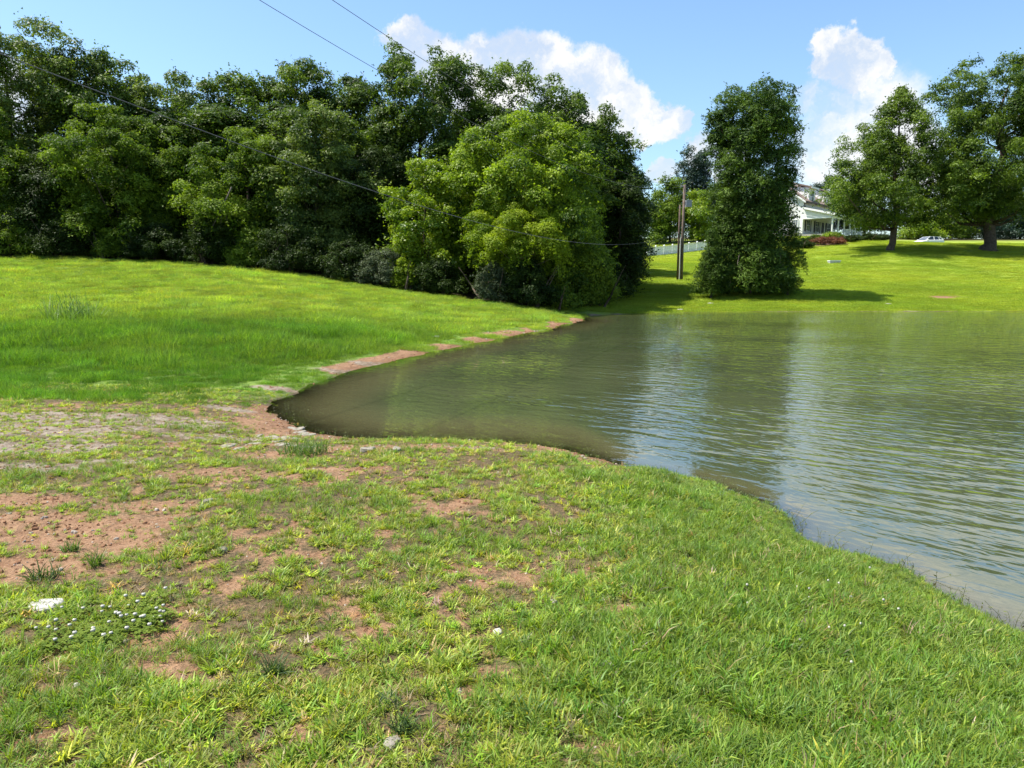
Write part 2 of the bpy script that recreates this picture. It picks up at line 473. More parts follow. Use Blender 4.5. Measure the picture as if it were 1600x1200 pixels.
def ground_material():
    m, nt = new_mat('ground_soil_and_turf'); L = nt.links.new
    tc = nd(nt, 'ShaderNodeTexCoord'); P = tc.outputs['Object']
    def A(n): return nd(nt, 'ShaderNodeAttribute', attribute_name=n).outputs['Fac']
    def N(s, d=5.0, r=.6):
        n = nd(nt, 'ShaderNodeTexNoise', i_Scale=s, i_Detail=d, i_Roughness=r); L(P, n.inputs['Vector']); return n.outputs['Fac']
    fine, mid, big, grit = N(55), N(7), N(.5), N(160, 3.0)
    clay = mixc(nt, maprange(nt, mid, .32, .68), (.175, .092, .046), (.27, .158, .086))
    clay = mixc(nt, maprange(nt, fine, .45, .75), clay, (.33, .20, .115))
    clay = mixc(nt, maprange(nt, grit, .62, .75, 0, .7), clay, (.16, .07, .035))
    mud = mixc(nt, maprange(nt, mid, .35, .65), (.16, .12, .08), (.30, .25, .195))
    mud = mixc(nt, maprange(nt, fine, .55, .75), mud, (.16, .12, .08))
    thatch = mixc(nt, maprange(nt, fine, .35, .65), (.060, .048, .022), (.15, .10, .048))
    meadow = mixc(nt, maprange(nt, mid, .3, .7), (.075, .14, .018), (.16, .235, .03))
    lawn_a = mixc(nt, maprange(nt, N(1.3, 6.0, .7), .3, .7), (.16, .25, .022), (.26, .32, .034))
    lawn = mixc(nt, maprange(nt, big, .35, .65, 0, .55), lawn_a, (.31, .36, .04))
    turf = mixc(nt, A('meadow'), thatch, meadow)
    turf = mixc(nt, A('lawn'), turf, lawn)
    # edges of the bare patches broken up by fine noise
    bv = math_n(nt, 'ADD', A('bare'), math_n(nt, 'MULTIPLY', math_n(nt, 'SUBTRACT', fine, .5), .5))
    bare = maprange(nt, bv, .14, .5)
    mv = math_n(nt, 'ADD', A('mud'), math_n(nt, 'MULTIPLY', math_n(nt, 'SUBTRACT', fine, .5), .5))
    col = mixc(nt, bare, turf, clay)
    col = mixc(nt, maprange(nt, mv, .2, .45), col, mud)
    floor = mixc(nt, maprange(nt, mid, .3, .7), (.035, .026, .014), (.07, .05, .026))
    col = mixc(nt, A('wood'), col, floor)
    wet = A('wet')
    dk = nd(nt, 'ShaderNodeMix', data_type='RGBA', blend_type='MULTIPLY'); L(wet, dk.inputs[0]); L(col, dk.inputs[6]); dk.inputs[7].default_value = (.78, .70, .60, 1)
    p = nd(nt, 'ShaderNodeBsdfPrincipled'); p.inputs['Specular IOR Level'].default_value = .25
    L(dk.outputs[2], p.inputs['Base Color'])
    L(maprange(nt, wet, 0, 1, .9, .45, False), p.inputs['Roughness'])
    h = math_n(nt, 'ADD', math_n(nt, 'MULTIPLY', fine, .6), math_n(nt, 'MULTIPLY', grit, .4))
    b1 = nd(nt, 'ShaderNodeBump', i_Strength=.9, i_Distance=.02); L(h, b1.inputs['Height'])
    b2 = nd(nt, 'ShaderNodeBump', i_Strength=.6, i_Distance=.12); L(mid, b2.inputs['Height']); L(b1.outputs[0], b2.inputs['Normal'])
    L(b2.outputs[0], p.inputs['Normal'])
    out_surf(nt, p.outputs[0])
    return m


def build_ground():
    xs = lines(-420, 420, -7.2, 4.0, .088, 1.05)
    ys = lines(-120, 700, 1.5, 12.6, .082, 1.034)
    nx, ny = len(xs), len(ys)
    X, Y = np.meshgrid(xs, ys); x = X.ravel(); y = Y.ravel()
    z = land_z(x, y); sd = pond_sd(x, y)
    b, m, lush = bare_fields(x, y, sd)
    mk = np.maximum(b, m)
    clod = sstep(np.hypot(x, y), 16, 6) * mk
    z = z + clod * ((fbm(x * 9, y * 9, 2, 55) - .5) * .03 - .012)
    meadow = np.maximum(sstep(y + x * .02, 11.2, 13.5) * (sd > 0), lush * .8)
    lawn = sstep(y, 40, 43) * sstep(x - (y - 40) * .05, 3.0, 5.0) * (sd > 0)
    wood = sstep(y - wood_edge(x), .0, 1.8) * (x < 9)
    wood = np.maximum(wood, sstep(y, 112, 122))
    wet = np.clip(sstep(sd, .45, .02) + .35 * m, 0, 1)
    idx = np.arange(nx * ny).reshape(ny, nx)
    f = np.stack([idx[:-1, :-1], idx[:-1, 1:], idx[1:, 1:], idx[1:, :-1]], -1).reshape(-1, 4)
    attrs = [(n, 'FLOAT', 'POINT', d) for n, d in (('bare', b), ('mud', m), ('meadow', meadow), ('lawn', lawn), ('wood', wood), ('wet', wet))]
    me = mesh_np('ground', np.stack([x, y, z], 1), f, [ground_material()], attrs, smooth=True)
    tag(obj('ground', me), 'grassy ground with red clay patches around the pond', kind='structure')
    # pond sheet on the same lines
    keep = (np.minimum.reduce([z[f[:, i]] for i in range(4)]) < .03) & (np.minimum.reduce([sd[f[:, i]] for i in range(4)]) < .6)
    fw = f[keep]; used, inv = np.unique(fw, return_inverse=True)
    vw = np.stack([x[used], y[used], np.zeros(len(used))], 1)
    me = mesh_np('water', vw, inv.reshape(-1, 4), [water_material()], [('depth', 'FLOAT', 'POINT', np.maximum(-z[used], 0))], smooth=True)
    tag(obj('pond_water', me), 'murky green pond water with wind ripples', kind='structure')


def wood_edge(x):
    """y of the front of the wood, from the foot of the tree line"""
    pts = np.array([at(-600, 400, 45)[:2], at(0, 404, 45.5)[:2], at(200, 412, 44.5)[:2], at(400, 427, 43.5)[:2], at(600, 453, 42.5)[:2], at(750, 473, 40.5)[:2], at(850, 484, 40.5)[:2], at(935, 480, 46)[:2], at(960, 440, 60)[:2], at(1000, 405, 84)[:2]])
    return np.interp(x, pts[:, 0], pts[:, 1], right=400)


def water_material():
    m, nt = new_mat('pond_water'); L = nt.links.new
    tc = nd(nt, 'ShaderNodeTexCoord'); P = tc.outputs['Object']
    def wave(scale, stretch, ang, detail, dist=0.0):
        mr = nd(nt, 'ShaderNodeMapping'); mr.inputs['Rotation'].default_value = (0, 0, math.radians(ang)); L(P, mr.inputs['Vector'])
        mp = nd(nt, 'ShaderNodeMapping'); mp.inputs['Scale'].default_value = (scale * stretch, scale, scale)
        L(mr.outputs[0], mp.inputs['Vector'])
        n = nd(nt, 'ShaderNodeTexNoise', i_Scale=1.0, i_Detail=detail, i_Roughness=.45, i_Distortion=dist); L(mp.outputs[0], n.inputs['Vector'])
        return n.outputs['Fac']
    w1 = wave(5.2, .34, 38, 0.5, .5); w2 = wave(2.6, .36, 24, 0.5, .5); w3 = wave(12.0, .45, 50, 1.0, .6)
    cat = wave(.16, .6, 20, 2.0)                      # wind streaks
    gust = maprange(nt, cat, .32, .6, .35, 1.0)
    dep = nd(nt, 'ShaderNodeAttribute', attribute_name='depth').outputs['Fac']
    shel = maprange(nt, dep, 0.0, .55, .15, 1.0)      # ripples die in the shallows
    h = math_n(nt, 'ADD', math_n(nt, 'MULTIPLY', w1, .66), math_n(nt, 'ADD', math_n(nt, 'MULTIPLY', w2, .55), math_n(nt, 'MULTIPLY', w3, .26)))
    bump = nd(nt, 'ShaderNodeBump', i_Distance=.035)
    L(math_n(nt, 'MULTIPLY', gust, shel), bump.inputs['Strength']); L(h, bump.inputs['Height'])
    dif = nd(nt, 'ShaderNodeBsdfDiffuse')
    mk = nd(nt, 'ShaderNodeTexNoise', i_Scale=.35, i_Detail=3.0); L(P, mk.inputs['Vector'])
    deep = mixc(nt, maprange(nt, mk.outputs['Fac'], .35, .65), (.052, .064, .030), (.068, .079, .037))
    L(mixc(nt, maprange(nt, dep, .0, .30), (.112, .102, .047), deep), dif.inputs[0])     # silt stirred up in the shallows
    tr = nd(nt, 'ShaderNodeBsdfTransparent'); tr.inputs[0].default_value = (.86, .80, .60, 1)
    clear = math_n(nt, 'POWER', 2.718, math_n(nt, 'MULTIPLY', dep, -16.0))
    body = nd(nt, 'ShaderNodeMixShader'); L(clear, body.inputs[0]); L(dif.outputs[0], body.inputs[1]); L(tr.outputs[0], body.inputs[2])
    gl = nd(nt, 'ShaderNodeBsdfGlossy', i_Roughness=.008); L(bump.outputs[0], gl.inputs['Normal'])
    gl.inputs['Color'].default_value = (.95, .97, .95, 1)
    fr = nd(nt, 'ShaderNodeFresnel', i_IOR=2.7); L(bump.outputs[0], fr.inputs['Normal'])
    mx = nd(nt, 'ShaderNodeMixShader'); L(fr.outputs[0], mx.inputs[0]); L(body.outputs[0], mx.inputs[1]); L(gl.outputs[0], mx.inputs[2])
    out_surf(nt, mx.outputs[0])
    return m


build_ground()

# ------------------------------------------------------------------ trees
BARK = simple_mat('bark_grey_brown', (.085, .065, .05), .9, .35, 6, .1, .03)
BARK_PALE = simple_mat('bark_pale', (.20, .165, .13), .9, .3, 7, .1, .02)
LEAF = {
    'maple_dark': leaf_mat('leaf_maple_dark', (.028, .062, .010), (.165, .235, .026), .36, .5, .25),
    'oak': leaf_mat('leaf_oak', (.024, .054, .009), (.150, .220, .026), .36, .5, .22),
    'oak_pale': leaf_mat('leaf_oak_pale', (.040, .075, .016), (.205, .265, .052), .35, .5, .22),
    'hack': leaf_mat('leaf_hackberry', (.036, .076, .009), (.205, .285, .024), .40, .55, .15),
    'maple': leaf_mat('leaf_maple', (.050, .100, .010), (.30, .40, .024), .42, .5, .22),
    'lime': leaf_mat('leaf_lime', (.10, .165, .008), (.27, .335, .016), .40, .55, .15),
    'silver': leaf_mat('leaf_silver', (.040, .060, .024), (.105, .130, .062), .2, .55, .15),
    'cedar': leaf_mat('leaf_cedar', (.018, .046, .008), (.105, .172, .020), .25, .6, .15),
    'fresh': leaf_mat('leaf_fresh', (.08, .15, .010), (.31, .39, .022), .42, .45, .3),
    'dark': leaf_mat('leaf_shade_dark', (.012, .026, .005), (.046, .074, .011), .2, .55, .1),  # dark leaves, with the shade under the wood put into their colour
    'blue': leaf_mat('leaf_bluish', (.018, .042, .024), (.05, .085, .05), .2, .5, .3),
    'red': leaf_mat('leaf_barberry', (.075, .024, .012), (.20, .075, .035), .25, .55, .2),
}

PROFILE = {  # crown radius along its height, bottom to top
    'oak': ([0, .12, .35, .6, .8, .93, 1], [.5, .85, 1, 1.04, .98, .84, .64]),
    'round': ([0, .1, .3, .55, .75, .9, 1], [.68, .9, 1, 1, .90, .68, .4]),
    'tall': ([0, .15, .4, .7, .88, 1], [.7, .92, 1, .95, .72, .4]),
    'dome': ([0, .15, .4, .7, .9, 1], [.9, 1, .98, .8, .5, .2]),
    'column': ([0, .08, .25, .45, .62, .8, .93, 1], [1, .95, .84, .86, .97, 1, .97, .84]),
    'cone': ([0, .12, .3, .55, .78, .92, 1], [.55, .92, 1, .74, .42, .2, .06]),
    'bush': ([0, .3, .6, .85, 1], [.85, 1, .95, .65, .25]),
}


def leaves(C, Nrm, ll, lw, rng):
    n = len(C)
    r = rng.normal(size=(n, 3)); t = np.cross(Nrm, r); t /= np.linalg.norm(t, axis=1)[:, None] + 1e-9
    b = np.cross(Nrm, t)
    l = (ll * rng.uniform(.65, 1.3, n))[:, None]; w = (lw * rng.uniform(.65, 1.3, n))[:, None]
    up = Nrm * w * rng.uniform(-.1, .45, n)[:, None]
    v = np.stack([C - t * l * .45 + b * w * .5 + up, C + t * l * .55, C - t * l * .45 - b * w * .5 + up], 1).reshape(-1, 3)
    return v, np.arange(3 * n).reshape(n, 3)


def crown_mesh(name, rng, H, R, z0, prof, mat, leaf=(.2, .13), clump=(.7, 1.25), lai=2.6, low=.6, lobes=.22, inner=.36, sprig=.13, flat=.8, droop=0.0, lean=(0, 0), cut=None, maxleaf=60000, ncm=2.3):
    """leaf-sized faces gathered in clumps through an uneven crown; returns mesh and clump centres"""
    ts, rs = PROFILE[prof]
    ch = H - z0
    area = 2 * math.pi * R * .8 * ch + math.pi * R * R
    nl_tot = min(int(lai * area / (.5 * leaf[0] * leaf[1])), maxleaf)
    cr = .5 * (clump[0] + clump[1])
    ncl = max(8, int(ncm * area / (math.pi * cr * cr)))
    tt = np.linspace(0, 1, 200); w = np.interp(tt, ts, rs) + .15; cdf = np.cumsum(w); cdf /= cdf[-1]
    t = np.interp(rng.uniform(size=ncl), cdf, tt); th = rng.uniform(0, 2 * math.pi, ncl)
    k1, k2 = rng.integers(2, 4), rng.integers(4, 7); p1, p2, p3 = rng.uniform(0, 6.28, 3)
    lob = 1 + lobes * np.sin(k1 * th + p1 + 4 * t) + lobes * .7 * np.sin(k2 * th + p2 + 9 * t) + lobes * .5 * np.sin(11 * t + p3)
    fr = rng.uniform(size=ncl) ** inner
    rr = np.maximum(R * np.interp(t, ts, rs) * lob - cr * .45, .1) * fr
    rc = rng.uniform(clump[0], clump[1], ncl) * (1 - .35 * t)
    top = np.sqrt(np.clip(1 - (rr / (R * 1.15)) ** 2, 0, 1))
    z = z0 + t * (ch - cr * .5) * (.86 + .14 * top)
    C = np.stack([rr * np.cos(th) + lean[0] * t, rr * np.sin(th) + lean[1] * t, z], 1)
    wgt = rc ** 2 * (low + (1 - low) * np.clip(t * 1.6, 0, 1)); wgt /= wgt.sum()
    cnt = np.maximum(6, (wgt * nl_tot).astype(int))
    ci = np.repeat(np.arange(ncl), cnt); n = len(ci)
    d = rng.normal(size=(n, 3)); d /= np.linalg.norm(d, axis=1)[:, None]
    flip = (d[:, 2] < -.15) & (rng.uniform(size=n) < .75); d[flip, 2] *= -1
    rad = rng.uniform(.35, 1, n) ** .5
    # a few sprays per clump poke out of it
    ns = 7
    sd_ = rng.normal(size=(ncl, ns, 3)); sd_ += np.stack([np.cos(th), np.sin(th), np.full(ncl, .5)], 1)[:, None] * .9
    sd_[..., 2] -= droop; sd_ /= np.linalg.norm(sd_, axis=2)[..., None]
    iss = rng.uniform(size=n) < sprig
    sp = sd_[ci, rng.integers(0, ns, n)]
    off = d * rad[:, None] * np.array([1, 1, flat])
    reach = rng.uniform(.5, 1.55, n)
    offs = sp * reach[:, None] + rng.normal(size=(n, 3)) * .09 * (1.9 - reach)[:, None]
    if droop: offs[:, 2] -= droop * .35 * reach ** 2
    off = np.where(iss[:, None], offs, off) * rc[ci][:, None]
    pos = C[ci] + off
    pos[:, 2] = np.maximum(pos[:, 2], .12 + rng.uniform(0, .3, n))
    nrm = d * .8 + np.array([0, 0, .4]) + rng.normal(size=(n, 3)) * .34
    nrm /= np.linalg.norm(nrm, axis=1)[:, None]
    tone = rng.normal(0, .25, ncl)
    tint = np.clip(.45 + tone[ci] + rng.normal(0, .2, n), 0, 1)
    v, f = leaves(pos, nrm, leaf[0], leaf[1], rng)
    me = mesh_np(name, v, f, [mat], [('tint', 'FLOAT', 'FACE', tint)])
    return me, C, rc


def trunk_mesh(name, rng, H, z0, r0, C, mat, nlimb=12, flare=1.6, lean=(0, 0), stems=1):
    mb = MB()
    for s in range(stems):
        top = np.array([lean[0] * .8, lean[1] * .8, H * .86])
        ofs = rng.normal(size=2) * (.35 if stems > 1 else 0)
        zs = np.array([-.35, 0, .25, .8, .25 * H, .5 * H, .7 * H, .86 * H])
        fr = np.clip(zs / (H * .86), 0, 1)
        pts = np.stack([top[0] * fr + ofs[0] * (1 + 2 * fr), top[1] * fr + ofs[1] * (1 + 2 * fr), zs], 1); pts[3:, :2] += rng.normal(size=(5, 2)) * r0 * .5
        rad = r0 * np.array([flare * 1.15, flare, 1.0 + (flare - 1) * .4, 1, .8, .52, .3, .08])
        mb.tube(pts, rad, 9)
    ordr = np.argsort(C[:, 2]); pick = ordr[np.linspace(0, len(ordr) * .85, nlimb).astype(int)]
    for i in pick:
        e = C[i]; zb = max(.35, z0 * .8, e[2] - np.hypot(e[0], e[1]) * rng.uniform(.5, .95) - .2); zb = min(zb, H * .75)
        k = zb / (H * .86)
        b = np.array([lean[0] * .8 * k, lean[1] * .8 * k, zb]); mid = b * .5 + e * .5 + np.array([0, 0, -.12 * np.linalg.norm(e - b)]) + rng.normal(size=3) * .15
        rb = r0 * (1 - .75 * k) * .45
        mb.tube([b, mid, e], [rb, rb * .6, rb * .15], 6)
    return mesh_np(name, np.array(mb.v), mb.f, [mat], smooth=True)


def tree(name, label, cat, base, H, R, z0, prof, mat, seed, group=None, r0=None, bark=BARK, nlimb=12, flare=1.6, stems=1, **kw):
    rng = np.random.default_rng(seed)
    root = obj(name, None, loc=base)
    tag(root, label, cat, group)
    me, C, rc = crown_mesh('crown', rng, H, R, z0, prof, LEAF[mat], **kw)
    obj('crown', me, root)
    obj('trunk', trunk_mesh('trunk', rng, H, z0, r0 or H * .018, C, bark, nlimb, flare, kw.get('lean', (0, 0)), stems), root)
    return root


def copy_tree(src, base, rz, sc, label, group=None, name=None):
    c = src.copy(); COL.objects.link(c); c.location = tuple(map(float, base)); c.rotation_euler = (0, 0, rz); c.scale = sc
    if name: c.name = name
    c['label'] = label
    if group: c['group'] = group
    for ch in src.children:
        k = ch.copy(); COL.objects.link(k); k.parent = c
    return c


def spot(px, Y, top, hw):
    """base on the land, height and crown radius from the outline in the photograph at distance Y"""
    d = ray(px, 430); x = d[0] * Y; zb = zat(x, Y)
    H = at(px, top, Y)[2] - zb
    return (x, Y, zb), H, hw / F * Y


def forest_tree(px, Y, top, hw, name, label, mat, prof='oak', z0f=.25, seed=0, **kw):
    b, H, R = spot(px, Y, top, hw)
    return tree(name, label, 'tree', b, H, R * 1.06, H * z0f, prof, mat, seed, **kw)


WOOD = 'trees of the wood beyond the meadow'
BK = dict(leaf=(0.186, 0.124), clump=(.8, 1.4), lai=2.3, low=.25, maxleaf=50700, group=WOOD)
MD = dict(leaf=(0.153, 0.095), clump=(.6, 1.15), lai=2.6, low=.5, maxleaf=70200, group=WOOD)
# tall trees standing back
oak_a = forest_tree(35, 54, 20, 112, 'oak_tree', 'tallest pale leaved oak at the far left edge of the wood', 'oak_pale', seed=1, z0f=.3, **{**BK, 'maxleaf': 66300})
forest_tree(160, 55, 72, 72, 'oak_tree', 'oak behind the wood edge, second tall crown from the left', 'oak', seed=2, z0f=.3, **BK)
forest_tree(275, 56, 108, 62, 'oak_tree', 'light topped oak, third tall crown from the left', 'oak_pale', seed=3, **BK)
forest_tree(372, 57, 110, 58, 'oak_tree', 'dark oak between two paler crowns, fourth from the left', 'oak', seed=4, **BK)
forest_tree(470, 57, 92, 62, 'oak_tree', 'pointed dark oak below the slanting wires, fifth from the left', 'oak', seed=5, **BK)
oak_b = forest_tree(550, 58, 106, 50, 'oak_tree', 'narrow oak just left of the tall crown before the cloud', 'oak', seed=6, **BK)
forest_tree(662, 55, 70, 82, 'oak_tree', 'tall full oak rising in front of the white cloud', 'oak', seed=7, **{**BK, 'maxleaf': 70200})
forest_tree(795, 57, 98, 88, 'oak_tree', 'broad oak behind the bright maple, tops against the cloud', 'oak', seed=8, **BK)
forest_tree(893, 56, 132, 58, 'oak_tree', 'oak behind the right shoulder of the bright maple', 'oak', seed=9, **BK)
forest_tree(955, 57, 185, 52, 'oak_tree', 'dark oak sloping down at the right end of the wood', 'oak', seed=10, z0f=.1, **BK)
forest_tree(980, 66, 240, 34, 'hardwood_tree', 'lower dark tree at the right end of the wood before the fence', 'dark', 'tall', .03, 11, **MD)
forest_tree(968, 53, 270, 42, 'hardwood_tree', 'dark tree beside the right flank of the bright maple', 'dark', 'tall', .03, 12, **MD)
# the edge of the wood
forest_tree(12, 48.5, 168, 58, 'hackberry_tree', 'yellow green tree at the left edge of the picture', 'hack', 'tall', .1, 21, droop=.3, **MD)
hack = forest_tree(190, 48.5, 162, 84, 'hackberry_tree', 'feathery light green tree below the cable, left of centre of the wood', 'hack', 'round', .06, 22, droop=.35, **MD)
forest_tree(288, 49.5, 195, 52, 'hackberry_tree', 'small feathery tree between two wider feathery trees', 'hack', 'tall', .06, 23, droop=.3, **MD)
forest_tree(392, 48, 192, 82, 'hackberry_tree', 'wide feathery grey green tree with a bare dead limb', 'hack', 'round', .06, 24, droop=.4, **MD)
forest_tree(500, 48.5, 155, 74, 'hardwood_tree', 'tall dark tree with a pale domed top below the wires', 'oak_pale', 'tall', .08, 25, **MD)
forest_tree(592, 49.5, 225, 56, 'hardwood_tree', 'very dark tree in the gap left of the bright maple', 'dark', 'tall', .04, 26, **MD)
forest_tree(100, 48, 235, 55, 'hardwood_tree', 'dark low tree between the two left feathery trees', 'dark', 'round', .04, 27, **MD)
forest_tree(820, 47, 172, 124, 'maple_tree', 'large rounded bright green maple at the end of the meadow', 'maple', 'round', .05, 31, leaf=(0.153, 0.108), clump=(.6, 1.1), lai=3.0, low=.6, maxleaf=132600, r0=.3, lobes=.1)
forest_tree(665, 45.5, 245, 66, 'maple_tree', 'light green tree leaning out left of the large maple', 'fresh', 'tall', .05, 32, leaf=(0.146, 0.100), clump=(.5, .95), lai=2.6, low=.5, maxleaf=70200)
forest_tree(815, 42.0, 306, 68, 'mimosa_tree', 'yellow green domed young tree in front of the large maple', 'lime', 'dome', .46, 33, ncm=1.5, leaf=(0.137, 0.058), clump=(.62, .95), lai=2.4, low=.9, sprig=.22, droop=.8, inner=.3, maxleaf=46800, r0=.07, bark=BARK_PALE)
forest_tree(895, 44.5, 335, 52, 'hardwood_tree', 'dark small tree at the water end of the wood', 'hack', 'tall', .02, 34, **MD)

# shrubs along the foot of the wood
SHR = dict(clump=(.35, .65), lai=2.8, low=.8, nlimb=5, stems=3)
shrub_spots = [
    (600, 43.6, 385, 42, 'silver', 'pale grey green shrub left of the bright lime sprig'),
    (772, 41.5, 408, 34, 'silver', 'round silvery shrub below the yellow green young tree'),
    (630, 43.0, 402, 20, 'lime', 'bright lime green sprig of a bush at the foot of the wood'),
    (870, 41.8, 440, 34, 'hack', 'low green bush near the tip of the meadow by the water'),
    (930, 45.5, 405, 34, 'hack', 'leaning green bush at the water end of the wood'),
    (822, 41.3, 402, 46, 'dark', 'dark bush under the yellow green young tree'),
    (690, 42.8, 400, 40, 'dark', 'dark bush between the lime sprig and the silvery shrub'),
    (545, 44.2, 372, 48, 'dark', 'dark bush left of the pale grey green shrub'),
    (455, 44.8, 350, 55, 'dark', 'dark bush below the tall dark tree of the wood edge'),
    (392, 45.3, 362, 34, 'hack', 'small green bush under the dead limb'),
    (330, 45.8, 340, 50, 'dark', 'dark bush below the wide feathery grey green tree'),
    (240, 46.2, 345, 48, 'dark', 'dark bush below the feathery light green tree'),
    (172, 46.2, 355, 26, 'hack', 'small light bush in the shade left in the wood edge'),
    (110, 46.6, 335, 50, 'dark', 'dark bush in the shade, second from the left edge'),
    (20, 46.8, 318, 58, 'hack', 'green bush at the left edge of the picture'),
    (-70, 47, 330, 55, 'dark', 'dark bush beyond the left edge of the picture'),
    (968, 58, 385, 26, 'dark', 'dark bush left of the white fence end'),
    (955, 51, 420, 28, 'dark', 'dark bush on the shaded bank at the head of the pond'),
]
for i, (px, Y, top, hw, mat, lab) in enumerate(shrub_spots):
    b, H, R = spot(px, Y, top, hw)
    tree('shrub', lab, 'shrub', b, max(H, 1.2), R, .1, 'bush', mat, 300 + i, leaf=(.10, .055) if mat == 'silver' else (.115, .075), maxleaf=17550, r0=.05, group='shrubs along the foot of the wood', **SHR)

# trees deep inside the wood, seen only through gaps
rng = np.random.default_rng(5)
deep = 'dark trees deep inside the wood behind the front rows'
srcs = [oak_a, oak_b]
for i, (px, Y) in enumerate([(-120, 53), (-60, 62), (90, 63), (215, 64), (330, 65), (430, 66), (520, 66), (610, 63), (720, 64), (850, 65), (930, 66), (-200, 58), (-20, 52), (240, 52), (440, 52.5), (330, 52), (560, 53), (720, 51), (880, 51)]):
    d = ray(px, 430); x = d[0] * Y; s = rng.uniform(.62, .8)
    copy_tree(oak_b, (x, Y, zat(x, Y)), rng.uniform(0, 6.28), (s * 1.5, s * 1.5, s), 'dark tree deep inside the wood behind the front rows', deep, 'oak_tree')

# undergrowth inside the wood
b, H, R = spot(60, 50.5, 300, 75)
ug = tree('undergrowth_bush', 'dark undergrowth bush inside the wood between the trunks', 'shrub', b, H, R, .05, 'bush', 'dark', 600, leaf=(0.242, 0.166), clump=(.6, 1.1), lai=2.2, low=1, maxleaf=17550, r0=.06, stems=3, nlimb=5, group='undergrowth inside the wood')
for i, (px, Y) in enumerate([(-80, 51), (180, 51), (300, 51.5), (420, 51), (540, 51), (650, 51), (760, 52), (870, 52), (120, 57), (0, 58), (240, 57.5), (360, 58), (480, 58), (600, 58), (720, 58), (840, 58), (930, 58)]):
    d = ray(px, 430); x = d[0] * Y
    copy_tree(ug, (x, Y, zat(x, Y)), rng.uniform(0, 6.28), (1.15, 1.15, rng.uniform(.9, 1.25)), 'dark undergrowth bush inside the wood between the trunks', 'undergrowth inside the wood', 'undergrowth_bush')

# a dead limb hanging at the wood edge
mb = MB(); p = at(345, 300, 45.2)
def limb(a, b, r, n=5):
    a = np.array(a); b = np.array(b); t = np.linspace(0, 1, n)[:, None]
    mb.tube(a * (1 - t) + b * t + np.sin(t * 3.1) * np.array([.06, 0, .08]), np.linspace(r, r * .4, n), 6)
A_, B_ = at(362, 292, 45.4), at(330, 358, 45.0)
limb(A_, B_, .045)
for q in ((345, 350), (328, 335), (355, 345), (318, 352)): limb(at(346, 320, 45.2), at(*q, 45.0), .022)
o = mb.build('dead_limb', BARK_PALE); tag(o, 'bare forked dead limb hanging in the feathery grey green tree', 'branch')

# lone trees on the far lawn
b, H, R = spot(1170, 54, 124, 72)
rng = np.random.default_rng(77)
cedar = obj('cedar_tree', None, loc=b); tag(cedar, 'dark columnar cedar draped in vines at the far water edge', 'tree')
me, C, rc = crown_mesh('crown', rng, H, R, .35, 'column', LEAF['cedar'], leaf=(0.209, 0.078), clump=(.7, 1.15), lai=4.6, low=.85, lobes=.04, sprig=.26, droop=.25, maxleaf=185250, inner=.40, ncm=4.2)
obj('crown', me, cedar)
obj('trunk', trunk_mesh('trunk', rng, H, .6, .22, C, BARK, 14, 1.3), cedar)
mb = MB()
for k in range(26):
    a = rng.uniform(0, 6.28); r = rng.uniform(.5, .98) * R; p0 = np.array([r * math.cos(a), r * math.sin(a), rng.uniform(1.2, 3.0)])
    mb.tube([p0, p0 + [rng.normal() * .2, rng.normal() * .2, -.7], p0 + [rng.normal() * .4, rng.normal() * .4, -1.2]], [.025, .018, .006], 5)
o = obj('dead_twig', mesh_np('dead_twig', np.array(mb.v), mb.f, [BARK_PALE]), cedar); tag(o, kind='stuff')
b, H, R = spot(1112, 52.2, 345, 24)
tree('cedar_tree', 'small bushy cedar at the left foot of the tall columnar cedar', 'tree', b, H, R, .3, 'cone', 'cedar', 78, leaf=(0.129, 0.041), clump=(.3, .55), lai=3, sprig=.4, droop=.1, maxleaf=27300, r0=.07)
b, H, R = spot(1232, 53, 345, 20)
tree('cedar_tree', 'low drooping cedar bough growth at the right foot of the tall cedar', 'tree', b, H, R * 1.1, .5, 'bush', 'cedar', 79, leaf=(0.137, 0.041), clump=(.3, .55), lai=2.5, sprig=.4, droop=.4, maxleaf=17550, r0=.06)
b, H, R = spot(1388, 83, 134, 103)
tree('maple_tree', 'maple with a clear trunk on the lawn before the house', 'tree', b, H, R, H * .16, 'cone', 'maple_dark', 80, leaf=(0.202, 0.141), clump=(.7, 1.2), lai=2.8, ncm=2.8, low=.8, maxleaf=109200, r0=.36, flare=1.35, sprig=.24, lobes=.26)
b, H, R = spot(1540, 83, 88, 92)
tree('oak_tree', 'big dark oak with a flared trunk at the right edge', 'tree', b, H, R, H * .17, 'oak', 'oak', 81, leaf=(0.217, 0.149), clump=(.8, 1.4), lai=2.8, ncm=3.0, low=.7, maxleaf=136500, r0=.62, flare=1.75, lobes=.22, nlimb=18)
b, H, R = spot(1690, 84, 100, 95)
tree('oak_tree', 'dark oak partly cut off by the right edge of the picture', 'tree', b, H, R, H * .17, 'oak', 'oak', 82, leaf=(0.217, 0.149), clump=(.9, 1.6), lai=2.3, low=.7, maxleaf=42900, r0=.6, flare=1.6)
